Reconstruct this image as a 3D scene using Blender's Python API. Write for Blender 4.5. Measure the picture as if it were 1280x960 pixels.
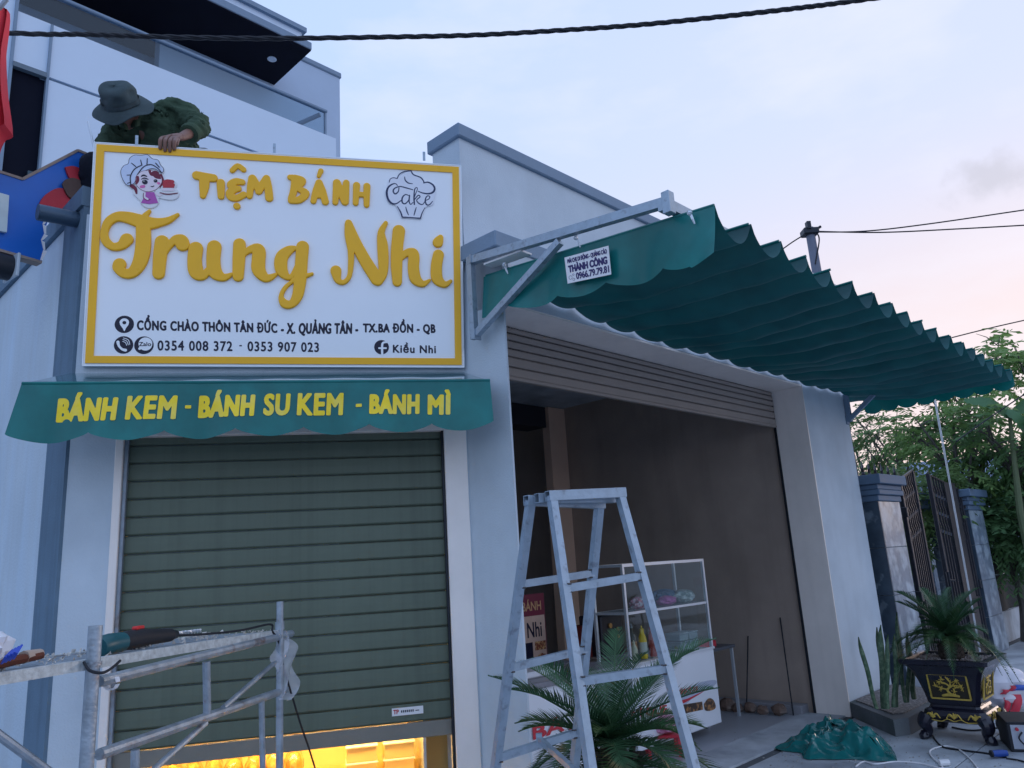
import bpy, math, random
import numpy as np
from mathutils import Vector, Matrix
random.seed(7); rnd = random.Random(11)
sc = bpy.context.scene
for o in list(bpy.data.objects): bpy.data.objects.remove(o)

# ------------------------------------------------------------------ camera
FPX, PITCH, ROLL, EYE = 962.0, math.radians(13.3), math.atan(0.0613), 1.6
def make_camera():
    cd = bpy.data.cameras.new('camera'); cam = bpy.data.objects.new('camera', cd); sc.collection.objects.link(cam)
    cd.sensor_width = 36; cd.lens = FPX/1280*36; cd.clip_end = 4000; cd.clip_start = 0.05
    fw = Vector((0, math.cos(PITCH), math.sin(PITCH))); up = Vector((0, -math.sin(PITCH), math.cos(PITCH))); rt = Vector((1, 0, 0))
    x = rt*math.cos(ROLL) - up*math.sin(ROLL); y = rt*math.sin(ROLL) + up*math.cos(ROLL); z = -fw
    cam.matrix_world = Matrix(((x.x, y.x, z.x, 0), (x.y, y.y, z.y, 0), (x.z, y.z, z.z, EYE), (0, 0, 0, 1)))
    sc.camera = cam
make_camera()
sc.render.resolution_x, sc.render.resolution_y = 1024, 768
sc.view_settings.view_transform = 'Standard'; sc.view_settings.look = 'None'
sc.view_settings.exposure = 0.72; sc.view_settings.gamma = 1.0
sc.render.engine = 'CYCLES'

def ray(x, y):
    a = x-640; b = 480-y
    r = a*math.cos(ROLL)+b*math.sin(ROLL); u = -a*math.sin(ROLL)+b*math.cos(ROLL)
    return Vector((r, FPX*math.cos(PITCH)-u*math.sin(PITCH), FPX*math.sin(PITCH)+u*math.cos(PITCH)))
# ------------------------------------------------------------------ dusk sky
SUN_AZ, SUN_EL = math.radians(52), math.radians(5)     # where the last light comes from (clockwise from +Y)
def make_world():
    w = bpy.data.worlds.new('World'); sc.world = w; w.use_nodes = True
    nt = w.node_tree; N = nt.nodes; L = nt.links; N.clear()
    out = N.new('ShaderNodeOutputWorld')
    tc = N.new('ShaderNodeTexCoord'); nrm = N.new('ShaderNodeVectorMath'); nrm.operation = 'NORMALIZE'
    L.new(tc.outputs['Generated'], nrm.inputs[0])
    sep = N.new('ShaderNodeSeparateXYZ'); L.new(nrm.outputs[0], sep.inputs[0])
    # milky evening sky: elevation ramp, one for the sunset side and one for the far side
    def ramp(stops):
        r = N.new('ShaderNodeValToRGB'); r.color_ramp.interpolation = 'EASE'
        els = r.color_ramp.elements
        while len(els) < len(stops): els.new(0.5)
        for e, (p, c) in zip(els, stops): e.position = p; e.color = (*c, 1)
        L.new(sep.outputs['Z'], r.inputs[0]); return r
    r1 = ramp([(0.0, (.71, .545, .51)), (0.22, (.66, .57, .60)), (0.5, (.50, .55, .71)), (1.0, (.36, .49, .77))])
    r2 = ramp([(0.0, (.47, .56, .74)), (0.22, (.42, .54, .77)), (0.5, (.375, .505, .78)), (1.0, (.36, .49, .77))])
    dt = N.new('ShaderNodeVectorMath'); dt.operation = 'DOT_PRODUCT'
    L.new(nrm.outputs[0], dt.inputs[0]); dt.inputs[1].default_value = (math.sin(SUN_AZ), math.cos(SUN_AZ), 0.0)
    mr = N.new('ShaderNodeMapRange'); mr.interpolation_type = 'SMOOTHSTEP'
    mr.inputs['From Min'].default_value = 0.05; mr.inputs['From Max'].default_value = 0.98
    L.new(dt.outputs['Value'], mr.inputs['Value'])
    mx = N.new('ShaderNodeMixRGB'); L.new(mr.outputs[0], mx.inputs[0]); L.new(r2.outputs[0], mx.inputs[1]); L.new(r1.outputs[0], mx.inputs[2])
    # thin grey wisps of cloud
    mp = N.new('ShaderNodeMapping'); mp.inputs['Scale'].default_value = (2.2, 2.2, 6.0); mp.inputs['Location'].default_value = (3.1, 0.4, 0.2)
    L.new(nrm.outputs[0], mp.inputs[0])
    nz = N.new('ShaderNodeTexNoise'); nz.inputs['Scale'].default_value = 1.6; nz.inputs['Detail'].default_value = 6; nz.inputs['Roughness'].default_value = .55
    L.new(mp.outputs[0], nz.inputs['Vector'])
    cr = N.new('ShaderNodeMapRange'); cr.inputs['From Min'].default_value = .50; cr.inputs['From Max'].default_value = .74; cr.inputs['To Max'].default_value = .42
    L.new(nz.outputs['Fac'], cr.inputs['Value'])
    mc = N.new('ShaderNodeMixRGB'); L.new(cr.outputs[0], mc.inputs[0]); L.new(mx.outputs[0], mc.inputs[1]); mc.inputs[2].default_value = (.66, .66, .76, 1)
    # one small darker wisp low over the sunset side
    wd = ray(1248, 222).normalized(); dv = N.new('ShaderNodeVectorMath'); dv.operation = 'SUBTRACT'; L.new(nrm.outputs[0], dv.inputs[0]); dv.inputs[1].default_value = wd
    m3 = N.new('ShaderNodeMapping'); m3.inputs['Rotation'].default_value = (0, math.radians(38), 0); m3.inputs['Scale'].default_value = (9, 9, 24); L.new(dv.outputs[0], m3.inputs[0])
    ln = N.new('ShaderNodeVectorMath'); ln.operation = 'LENGTH'; L.new(m3.outputs[0], ln.inputs[0]); n4 = N.new('ShaderNodeTexNoise'); n4.inputs['Scale'].default_value = 26; n4.inputs['Detail'].default_value = 5; L.new(dv.outputs[0], n4.inputs['Vector'])
    ad = N.new('ShaderNodeMath'); ad.operation = 'MULTIPLY_ADD'; ad.inputs[1].default_value = 1.5; L.new(n4.outputs['Fac'], ad.inputs[0]); L.new(ln.outputs['Value'], ad.inputs[2])
    w4 = N.new('ShaderNodeMapRange'); w4.interpolation_type = 'SMOOTHSTEP'; w4.inputs['From Min'].default_value = 1.45; w4.inputs['From Max'].default_value = .85; w4.inputs['To Min'].default_value = 0; w4.inputs['To Max'].default_value = .65; L.new(ad.outputs[0], w4.inputs['Value'])
    mw = N.new('ShaderNodeMixRGB'); L.new(w4.outputs[0], mw.inputs[0]); L.new(mc.outputs[0], mw.inputs[1]); mw.inputs[2].default_value = (.42, .42, .49, 1); mc = mw
    b1 = N.new('ShaderNodeBackground'); L.new(mc.outputs[0], b1.inputs[0]); b1.inputs[1].default_value = 0.99
    sky = N.new('ShaderNodeTexSky'); sky.sky_type = 'NISHITA'; sky.sun_disc = False
    sky.sun_elevation = SUN_EL; sky.sun_rotation = SUN_AZ
    b2 = N.new('ShaderNodeBackground'); L.new(sky.outputs[0], b2.inputs[0]); b2.inputs[1].default_value = 0.05
    ms = N.new('ShaderNodeMixShader'); ms.inputs[0].default_value = 0.12
    L.new(b1.outputs[0], ms.inputs[1]); L.new(b2.outputs[0], ms.inputs[2]); L.new(ms.outputs[0], out.inputs[0])
make_world()
def make_sun():
    sd = bpy.data.lights.new('sun', 'SUN'); sd.energy = 0.35; sd.angle = math.radians(20); sd.color = (1, .82, .74)
    s = bpy.data.objects.new('sun', sd); sc.collection.objects.link(s)
    d = Vector((math.sin(SUN_AZ)*math.cos(SUN_EL), math.cos(SUN_AZ)*math.cos(SUN_EL), math.sin(SUN_EL)))
    s.rotation_euler = (-d).to_track_quat('-Z', 'Y').to_euler()
make_sun()

# ------------------------------------------------------------------ frames: W world, S long side wall, F chamfered shop front
class Frame:
    def __init__(s, o, ax):      # origin, direction of local X (horizontal)
        s.o = Vector(o); s.x = Vector((ax[0], ax[1], 0)).normalized(); s.z = Vector((0, 0, 1)); s.y = s.z.cross(s.x)
        s.ang = math.atan2(s.x.y, s.x.x)
    def w(s, p): return s.o + s.x*p[0] + s.y*p[1] + s.z*p[2]
    def l(s, p): d = Vector(p) - s.o; return Vector((d.dot(s.x), d.dot(s.y), d.z))
W = Frame((0, 0, 0), (1, 0))
S = Frame((-.025, 4.765, 0), (.693, .721))
Fr = Frame(S.w((0, .41, 0)), (.974, .227))
N_ = Frame((0, 0, 0), (math.sin(math.radians(33)), math.cos(math.radians(33))))

# measuring helpers: where the sight line of a photo point (1280x960) meets a plane of the place
CAM = Vector((0, 0, EYE))
def hit(x, y, p, n):
    d = ray(x, y); return CAM + d*((Vector(p)-CAM).dot(Vector(n))/d.dot(Vector(n)))
def onY(fr, x, y, yy=0):         # plane local y = yy of a frame -> local coords
    return fr.l(hit(x, y, fr.w((0, yy, 0)), fr.y))
def onX(fr, x, y, xx=0): return fr.l(hit(x, y, fr.w((xx, 0, 0)), fr.x))
def onZ(fr, x, y, z=0): return fr.l(hit(x, y, (0, 0, z), (0, 0, 1)))
def at(x, y, Y): d = ray(x, y); return CAM + d*(Y/d.y)

# ------------------------------------------------------------------ materials
MATS = {}
def mat(name, col, rough=.6, metal=0, var=.12, vs=6, bump=.15, bs=60, col2=None, c2=(.45, .65), c2s=3, spec=.5, trans=0, alpha=1, ior=1.45, streak=False, sheen=0, sss=0, coat=0):
    if name in MATS: return MATS[name]
    m = bpy.data.materials.new(name); m.use_nodes = True; nt = m.node_tree; N = nt.nodes; L = nt.links
    b = N['Principled BSDF']; b.inputs['Roughness'].default_value = rough; b.inputs['Metallic'].default_value = metal
    b.inputs['Specular IOR Level'].default_value = spec; b.inputs['Alpha'].default_value = alpha; b.inputs['IOR'].default_value = ior
    b.inputs['Transmission Weight'].default_value = trans; b.inputs['Coat Weight'].default_value = coat
    tc = N.new('ShaderNodeTexCoord'); mp = N.new('ShaderNodeMapping'); L.new(tc.outputs['Object'], mp.inputs[0])
    if streak: mp.inputs['Scale'].default_value = (1, 1, .12)
    n1 = N.new('ShaderNodeTexNoise'); n1.inputs['Scale'].default_value = vs; n1.inputs['Detail'].default_value = 5; n1.inputs['Roughness'].default_value = .6
    L.new(mp.outputs[0], n1.inputs['Vector'])
    mr = N.new('ShaderNodeMapRange'); mr.inputs['From Min'].default_value = .25; mr.inputs['From Max'].default_value = .75
    mr.inputs['To Min'].default_value = 1-var; mr.inputs['To Max'].default_value = 1+var; L.new(n1.outputs['Fac'], mr.inputs['Value'])
    base = N.new('ShaderNodeRGB'); base.outputs[0].default_value = (*col, 1); src = base.outputs[0]
    if col2:
        n2 = N.new('ShaderNodeTexNoise'); n2.inputs['Scale'].default_value = c2s; n2.inputs['Detail'].default_value = 6; L.new(mp.outputs[0], n2.inputs['Vector'])
        m2 = N.new('ShaderNodeMapRange'); m2.inputs['From Min'].default_value = c2[0]; m2.inputs['From Max'].default_value = c2[1]; L.new(n2.outputs['Fac'], m2.inputs['Value'])
        mx = N.new('ShaderNodeMixRGB'); mx.inputs[2].default_value = (*col2, 1); L.new(m2.outputs[0], mx.inputs[0]); L.new(src, mx.inputs[1]); src = mx.outputs[0]
    vm = N.new('ShaderNodeVectorMath'); vm.operation = 'SCALE'; L.new(src, vm.inputs[0]); L.new(mr.outputs[0], vm.inputs['Scale'])
    L.new(vm.outputs[0], b.inputs['Base Color'])
    r2 = N.new('ShaderNodeMapRange'); r2.inputs['To Min'].default_value = max(0, rough-.1); r2.inputs['To Max'].default_value = min(1, rough+.12)
    L.new(n1.outputs['Fac'], r2.inputs['Value']); L.new(r2.outputs[0], b.inputs['Roughness'])
    if bump:
        n3 = N.new('ShaderNodeTexNoise'); n3.inputs['Scale'].default_value = bs; n3.inputs['Detail'].default_value = 4; L.new(tc.outputs['Object'], n3.inputs['Vector'])
        bp = N.new('ShaderNodeBump'); bp.inputs['Strength'].default_value = bump; bp.inputs['Distance'].default_value = .01
        L.new(n3.outputs['Fac'], bp.inputs['Height']); L.new(bp.outputs[0], b.inputs['Normal'])
    MATS[name] = m; return m
def glassmat(name, col, rough=.02, base=.05):
    if name in MATS: return MATS[name]
    m = bpy.data.materials.new(name); m.use_nodes = True; N = m.node_tree.nodes; L = m.node_tree.links; N.clear()
    o = N.new('ShaderNodeOutputMaterial'); t = N.new('ShaderNodeBsdfTransparent'); t.inputs[0].default_value = (*col, 1)
    g = N.new('ShaderNodeBsdfGlossy'); g.inputs['Roughness'].default_value = rough
    f = N.new('ShaderNodeLayerWeight'); f.inputs[0].default_value = .5; p_ = N.new('ShaderNodeMath'); p_.operation = 'POWER'; p_.inputs[1].default_value = 4.0; L.new(f.outputs['Facing'], p_.inputs[0])
    q = N.new('ShaderNodeMath'); q.operation = 'MULTIPLY_ADD'; q.inputs[1].default_value = .6; q.inputs[2].default_value = base; L.new(p_.outputs[0], q.inputs[0])
    x = N.new('ShaderNodeMixShader'); L.new(q.outputs[0], x.inputs[0]); L.new(t.outputs[0], x.inputs[1]); L.new(g.outputs[0], x.inputs[2]); L.new(x.outputs[0], o.inputs[0])
    MATS[name] = m; return m
def emit(name, col, st):
    m = bpy.data.materials.new(name); m.use_nodes = True; b = m.node_tree.nodes['Principled BSDF']
    b.inputs['Base Color'].default_value = (*col, 1); b.inputs['Emission Color'].default_value = (*col, 1); b.inputs['Emission Strength'].default_value = st
    return m
M_WALL = mat('blue_grey_render', (.55, .63, .70), .8, var=.07, vs=2, bump=.25, bs=90, col2=(.49, .57, .64), c2s=1.3, spec=.3)
M_WALL2 = mat('weathered_pale_render', (.56, .645, .71), .85, var=.1, vs=3, bump=.35, bs=60, col2=(.52, .62, .71), c2=(.45, .7), c2s=3, spec=.25, streak=True)
M_STRIPE = mat('dark_blue_paint', (.13, .205, .28), .7, var=.1, vs=8, bump=.25, bs=80, spec=.3)
M_DKGREY = mat('slate_grey_paint', (.20, .28, .38), .7, var=.08, vs=5, bump=.2, bs=70)
M_TRIM = mat('off_white_tile_trim', (.90, .83, .78), .4, var=.05, vs=4, bump=.08)
M_INT = mat('brown_interior_paint', (.40, .32, .27), .75, var=.10, vs=2, bump=.2, bs=50)
M_INTCOL = mat('tan_interior_paint', (.80, .54, .40), .7, var=.06, vs=3, bump=.15)
M_CONC = mat('grey_concrete', (.46, .50, .54), .8, var=.18, vs=3, bump=.4, bs=40, col2=(.31, .34, .38), c2s=2)
M_GROUND = mat('street_concrete', (.38, .40, .43), .85, var=.2, vs=2, bump=.4, bs=30, col2=(.29, .31, .33))
M_SHUT = mat('olive_green_slat_paint', (.118, .150, .112), .5, var=.08, vs=5, bump=.06, bs=25, streak=False)
M_SHUTS = mat('grey_slat_paint', (.33, .28, .25), .45, var=.06, vs=5, bump=.06, bs=25)
M_GALV = mat('galvanised_steel', (.34, .42, .50), .40, .5, var=.16, vs=18, bump=.12, bs=50, col2=(.24, .28, .33), c2=(.58, .70), c2s=30)
M_GALVD = mat('dull_galvanised_steel', (.30, .35, .41), .5, .55, var=.25, vs=12, bump=.2, bs=50, col2=(.24, .20, .18), c2=(.6, .75), c2s=7)
M_ALU = mat('anodised_aluminium', (.66, .72, .78), .3, .55, var=.05, bump=0)
M_TEAL = mat('teal_tarpaulin', (.006, .17, .165), .36, var=.13, vs=5, bump=.12, bs=14, col2=(.008, .21, .20), c2s=4, coat=.15)
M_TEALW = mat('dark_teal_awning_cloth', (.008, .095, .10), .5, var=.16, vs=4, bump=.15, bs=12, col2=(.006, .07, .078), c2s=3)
M_YEL = mat('amber_acrylic', (.95, .49, .01), .3, var=.04, vs=5, bump=0)
M_YELP = mat('yellow_gold_paint', (.98, .72, .02), .45, var=.10, vs=16, bump=0, col2=(.92, .72, .10), c2s=9)
M_SIGN = mat('white_sign_panel', (.90, .93, .97), .35, var=.02, vs=2, bump=0)
M_WHITE = mat('white_print', (.80, .80, .82), .5, var=.02, bump=0)
M_BLACK = mat('black_print', (.008, .008, .03), .45, var=.02, bump=0)
M_NAVY = mat('navy_ink', (.03, .02, .12), .45, var=.02, bump=0)
M_RED = mat('red_paint', (.50, .03, .05), .5, var=.1, bump=.05)
M_MAROON = mat('maroon_ink', (.17, .012, .04), .5, var=.05, bump=0)
M_PINKS = mat('pink_ink', (.72, .16, .42), .5, var=.05, bump=0)
M_SKINP = mat('pale_pink_ink', (.83, .72, .78), .5, var=.02, bump=0)
M_ROD = mat('dark_steel', (.03, .035, .045), .45, .6, var=.1, bump=.05)
M_RUB = mat('black_rubber', (.012, .014, .02), .6, var=.1, bump=.05)
def stain(m, amt=.10, sx=5.0):
    """faint vertical rain streaks and soil near the foot of a wall"""
    N = m.node_tree.nodes; L = m.node_tree.links; b = N['Principled BSDF']; src = b.inputs['Base Color'].links[0].from_socket
    tc = N.new('ShaderNodeTexCoord'); mp = N.new('ShaderNodeMapping'); mp.inputs['Scale'].default_value = (sx, sx, .22); L.new(tc.outputs['Object'], mp.inputs[0])
    n = N.new('ShaderNodeTexNoise'); n.inputs['Scale'].default_value = 3; n.inputs['Detail'].default_value = 6; L.new(mp.outputs[0], n.inputs['Vector'])
    r = N.new('ShaderNodeMapRange'); r.inputs['From Min'].default_value = .48; r.inputs['From Max'].default_value = .72; r.inputs['To Min'].default_value = 1; r.inputs['To Max'].default_value = 1-amt; L.new(n.outputs['Fac'], r.inputs['Value'])
    n2 = N.new('ShaderNodeTexNoise'); n2.inputs['Scale'].default_value = 1.1; n2.inputs['Detail'].default_value = 7; L.new(tc.outputs['Object'], n2.inputs['Vector'])
    r2 = N.new('ShaderNodeMapRange'); r2.inputs['From Min'].default_value = .4; r2.inputs['From Max'].default_value = .62; r2.inputs['To Min'].default_value = 1+amt*.5; r2.inputs['To Max'].default_value = 1-amt*.7; L.new(n2.outputs['Fac'], r2.inputs['Value'])
    k = N.new('ShaderNodeMath'); k.operation = 'MULTIPLY'; L.new(r.outputs[0], k.inputs[0]); L.new(r2.outputs[0], k.inputs[1])
    v = N.new('ShaderNodeVectorMath'); v.operation = 'SCALE'; L.new(src, v.inputs[0]); L.new(k.outputs[0], v.inputs['Scale']); L.new(v.outputs[0], b.inputs['Base Color'])
stain(M_WALL, .055, 1.6); stain(M_WALL2, .07, 3); stain(M_STRIPE, .15); stain(M_TRIM, .05, 4); stain(M_INT, .12, 2); stain(M_CONC, .16, 1.5); stain(M_SHUT, .12, 9)
def translucent(m, f):
    N = m.node_tree.nodes; L = m.node_tree.links; b = N['Principled BSDF']; src = b.inputs['Base Color'].links[0].from_socket; tr = N.new('ShaderNodeBsdfTranslucent'); L.new(src, tr.inputs[0])
    x = N.new('ShaderNodeMixShader'); x.inputs[0].default_value = f; L.new(b.outputs[0], x.inputs[1]); L.new(tr.outputs[0], x.inputs[2]); o = [q for q in N if q.type == 'OUTPUT_MATERIAL'][0]; L.new(x.outputs[0], o.inputs[0])
translucent(M_TEALW, .22); translucent(M_TEAL, .18)
M_CLEAR = glassmat('clear_glass', (.93, .97, .96)); M_TINT = glassmat('blue_balustrade_glass', (.72, .82, .88), .01)

# ------------------------------------------------------------------ mesh builder
class MB:
    def __init__(s): s.v = []; s.f = []
    def add(s, vs, fs):
        n = len(s.v); s.v += [Vector(p) for p in vs]; s.f += [tuple(i+n for i in f) for f in fs]; return s
    def box(s, a, b, ch=0):
        x0, y0, z0 = [min(p, q) for p, q in zip(a, b)]; x1, y1, z1 = [max(p, q) for p, q in zip(a, b)]
        if ch <= 0:
            return s.add([(x0,y0,z0),(x1,y0,z0),(x1,y1,z0),(x0,y1,z0),(x0,y0,z1),(x1,y0,z1),(x1,y1,z1),(x0,y1,z1)],
                         [(3,2,1,0),(4,5,6,7),(0,1,5,4),(1,2,6,5),(2,3,7,6),(3,0,4,7)])
        c = min(ch, (x1-x0)/2.01, (y1-y0)/2.01, (z1-z0)/2.01); vs = []; X = (x0, x1); Y = (y0, y1); Z = (z0, z1)
        idx = {}
        for i in (0, 1):
            for j in (0, 1):
                for k in (0, 1):
                    sx, sy, sz = (1 if i == 0 else -1), (1 if j == 0 else -1), (1 if k == 0 else -1)
                    idx[i,j,k] = len(vs)
                    vs += [(X[i], Y[j]+sy*c, Z[k]+sz*c), (X[i]+sx*c, Y[j], Z[k]+sz*c), (X[i]+sx*c, Y[j]+sy*c, Z[k])]
        g = lambda i, j, k, a: idx[i,j,k]+a
        fs = [(g(0,0,0,0),g(0,0,1,0),g(0,1,1,0),g(0,1,0,0)), (g(1,0,0,0),g(1,1,0,0),g(1,1,1,0),g(1,0,1,0)),
              (g(0,0,0,1),g(1,0,0,1),g(1,0,1,1),g(0,0,1,1)), (g(0,1,0,1),g(0,1,1,1),g(1,1,1,1),g(1,1,0,1)),
              (g(0,0,0,2),g(0,1,0,2),g(1,1,0,2),g(1,0,0,2)), (g(0,0,1,2),g(1,0,1,2),g(1,1,1,2),g(0,1,1,2))]
        for j in (0,1):
            for k in (0,1): fs.append((g(0,j,k,1),g(0,j,k,2),g(1,j,k,2),g(1,j,k,1)))
        for i in (0,1):
            for k in (0,1): fs.append((g(i,0,k,0),g(i,0,k,2),g(i,1,k,2),g(i,1,k,0)))
            for j in (0,1): fs.append((g(i,j,0,0),g(i,j,0,1),g(i,j,1,1),g(i,j,1,0)))
        for i in (0,1):
            for j in (0,1):
                for k in (0,1): fs.append((g(i,j,k,0),g(i,j,k,1),g(i,j,k,2)))
        return s.add(vs, fs)
    def tube(s, pts, r, n=8, cap=True, ang=0, flat=None):
        pts = [Vector(p) for p in pts]; rs = r if isinstance(r, (list, tuple)) else [r]*len(pts); base = len(s.v); prev = None
        for i, p in enumerate(pts):
            d = (pts[min(i+1, len(pts)-1)]-pts[max(i-1, 0)])
            d = d.normalized() if d.length > 1e-9 else Vector((0, 0, 1))
            if prev is None:
                a = Vector((0, 0, 1)) if abs(d.z) < .9 else Vector((1, 0, 0)); u = d.cross(a).normalized()
            else:
                u = prev - d*prev.dot(d); u.normalize()
            prev = u; v = d.cross(u)
            for k in range(n):
                t = 2*math.pi*k/n+ang; rr = rs[i]
                s.v.append(p + u*math.cos(t)*rr + v*math.sin(t)*rr*(flat or 1))
        for i in range(len(pts)-1):
            for k in range(n):
                a = base+i*n+k; b = base+i*n+(k+1) % n; s.f.append((a, b, b+n, a+n))
        if cap:
            s.f.append(tuple(base+k for k in range(n))[::-1]); e = base+(len(pts)-1)*n; s.f.append(tuple(e+k for k in range(n)))
        return s
    def bar(s, a, b, w, h=None, up=(0, 0, 1)):      # rectangular bar from a to b
        h = h or w; a = Vector(a); b = Vector(b); d = (b-a).normalized(); up = Vector(up)
        if abs(d.dot(up)) > .98: up = Vector((1, 0, 0))
        u = d.cross(up).normalized(); v = u.cross(d); vs = []
        for p in (a, b):
            for i, j in ((-1,-1),(1,-1),(1,1),(-1,1)): vs.append(p+u*i*w/2+v*j*h/2)
        return s.add(vs, [(3,2,1,0),(4,5,6,7),(0,1,5,4),(1,2,6,5),(2,3,7,6),(3,0,4,7)])
    def prism(s, poly, lo, hi, axis='z'):
        n = len(poly)
        def P(a, b, c): return {'z': (a, b, c), 'y': (a, c, b), 'x': (c, a, b)}[axis]
        return s.add([P(a, b, lo) for a, b in poly]+[P(a, b, hi) for a, b in poly],
                     [tuple(range(n))[::-1], tuple(range(n, 2*n))]+[(i, (i+1) % n, (i+1) % n+n, i+n) for i in range(n)])
    def grid(s, fn, nu, nv):
        b = len(s.v)
        for j in range(nv+1):
            for i in range(nu+1): s.v.append(Vector(fn(i/nu, j/nv)))
        for j in range(nv):
            for i in range(nu):
                a = b+j*(nu+1)+i; s.f.append((a, a+1, a+nu+2, a+nu+1))
        return s
    def lathe(s, prof, c=(0, 0, 0), n=16, ax=(1, 1)):
        b = len(s.v)
        for r, z in prof:
            for k in range(n):
                t = 2*math.pi*k/n; s.v.append(Vector((c[0]+r*ax[0]*math.cos(t), c[1]+r*ax[1]*math.sin(t), c[2]+z)))
        for i in range(len(prof)-1):
            for k in range(n):
                a = b+i*n+k; q = b+i*n+(k+1) % n; s.f.append((a, q, q+n, a+n))
        s.f.append(tuple(b+k for k in range(n))[::-1]); e = b+(len(prof)-1)*n; s.f.append(tuple(e+k for k in range(n)))
        return s
    def blob(s, c, r, n=10, m=7, jit=0):
        c = Vector(c); R = r if isinstance(r, (tuple, list)) else (r, r, r); b = len(s.v)
        for i in range(m+1):
            ph = math.pi*i/m
            for k in range(n):
                t = 2*math.pi*k/n; q = 1+rnd.uniform(-jit, jit)
                s.v.append(c+Vector((R[0]*math.sin(ph)*math.cos(t)*q, R[1]*math.sin(ph)*math.sin(t)*q, R[2]*math.cos(ph)*q)))
        for i in range(m):
            for k in range(n):
                a = b+i*n+k; q = b+i*n+(k+1) % n; s.f.append((a, a+n, q+n, q))
        return s
    def mapv(s, fn): s.v = [Vector(fn(p)) for p in s.v]; return s

def mesh_of(mb, name, m, smooth=False, off=Vector((0, 0, 0)), ang=35):
    me = bpy.data.meshes.new(name); me.from_pydata([tuple(p-off) for p in mb.v], [], mb.f)
    me.materials.append(m); me.validate(); 
    if smooth:
        me.polygons.foreach_set('use_smooth', [True]*len(me.polygons)); me.set_sharp_from_angle(angle=math.radians(ang))
    me.update(); return me
def props(o, label=None, cat=None, group=None, kind=None):
    for k, v in (('label', label), ('category', cat), ('group', group), ('kind', kind)):
        if v: o[k] = v
    return o
class T:
    """a thing: an Empty at its base; parts are given in the coordinates of its frame"""
    def __init__(s, name, label, cat, fr=W, base=(0, 0, 0), group=None, kind=None):
        s.fr = fr; s.base = Vector(base); e = bpy.data.objects.new(name, None); sc.collection.objects.link(e)
        e.empty_display_size = .1; e.location = fr.w(base); e.rotation_euler = (0, 0, fr.ang); s.e = e
        props(e, label, cat, group, kind)
    def part(s, name, mb, m, parent=None, smooth=False, label=None, kind=None, ang=35):
        o = bpy.data.objects.new(name, mesh_of(mb, name, m, smooth, s.base, ang)); sc.collection.objects.link(o)
        o.parent = parent or s.e; props(o, label, kind=kind); return o
def single(name, mb, m, label, cat, fr=W, base=(0, 0, 0), group=None, kind=None, smooth=False):
    b = Vector(base); o = bpy.data.objects.new(name, mesh_of(mb, name, m, smooth, b)); sc.collection.objects.link(o)
    o.location = fr.w(base); o.rotation_euler = (0, 0, fr.ang); props(o, label, cat, group, kind); return o
def copy_tree(o, parent=None):
    c = o.copy(); sc.collection.objects.link(c); c.parent = parent
    for ch in list(o.children): copy_tree(ch, c)
    return c
def smooth_path(pts, k=6):
    pts = [tuple(p) for p in pts]
    if len(pts) < 3: return [tuple(a+(b-a)*t/k for a, b in zip(pts[0], pts[1])) for t in range(k+1)]
    P = [pts[0]]+pts+[pts[-1]]; out = []
    for i in range(1, len(P)-2):
        for t in range(k):
            u = t/k; out.append(tuple(.5*((2*b)+(-a+c)*u+(2*a-5*b+4*c-d)*u*u+(-a+3*b-3*c+d)*u**3) for a, b, c, d in zip(P[i-1], P[i], P[i+1], P[i+2])))
    out.append(pts[-1]); return out

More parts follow.
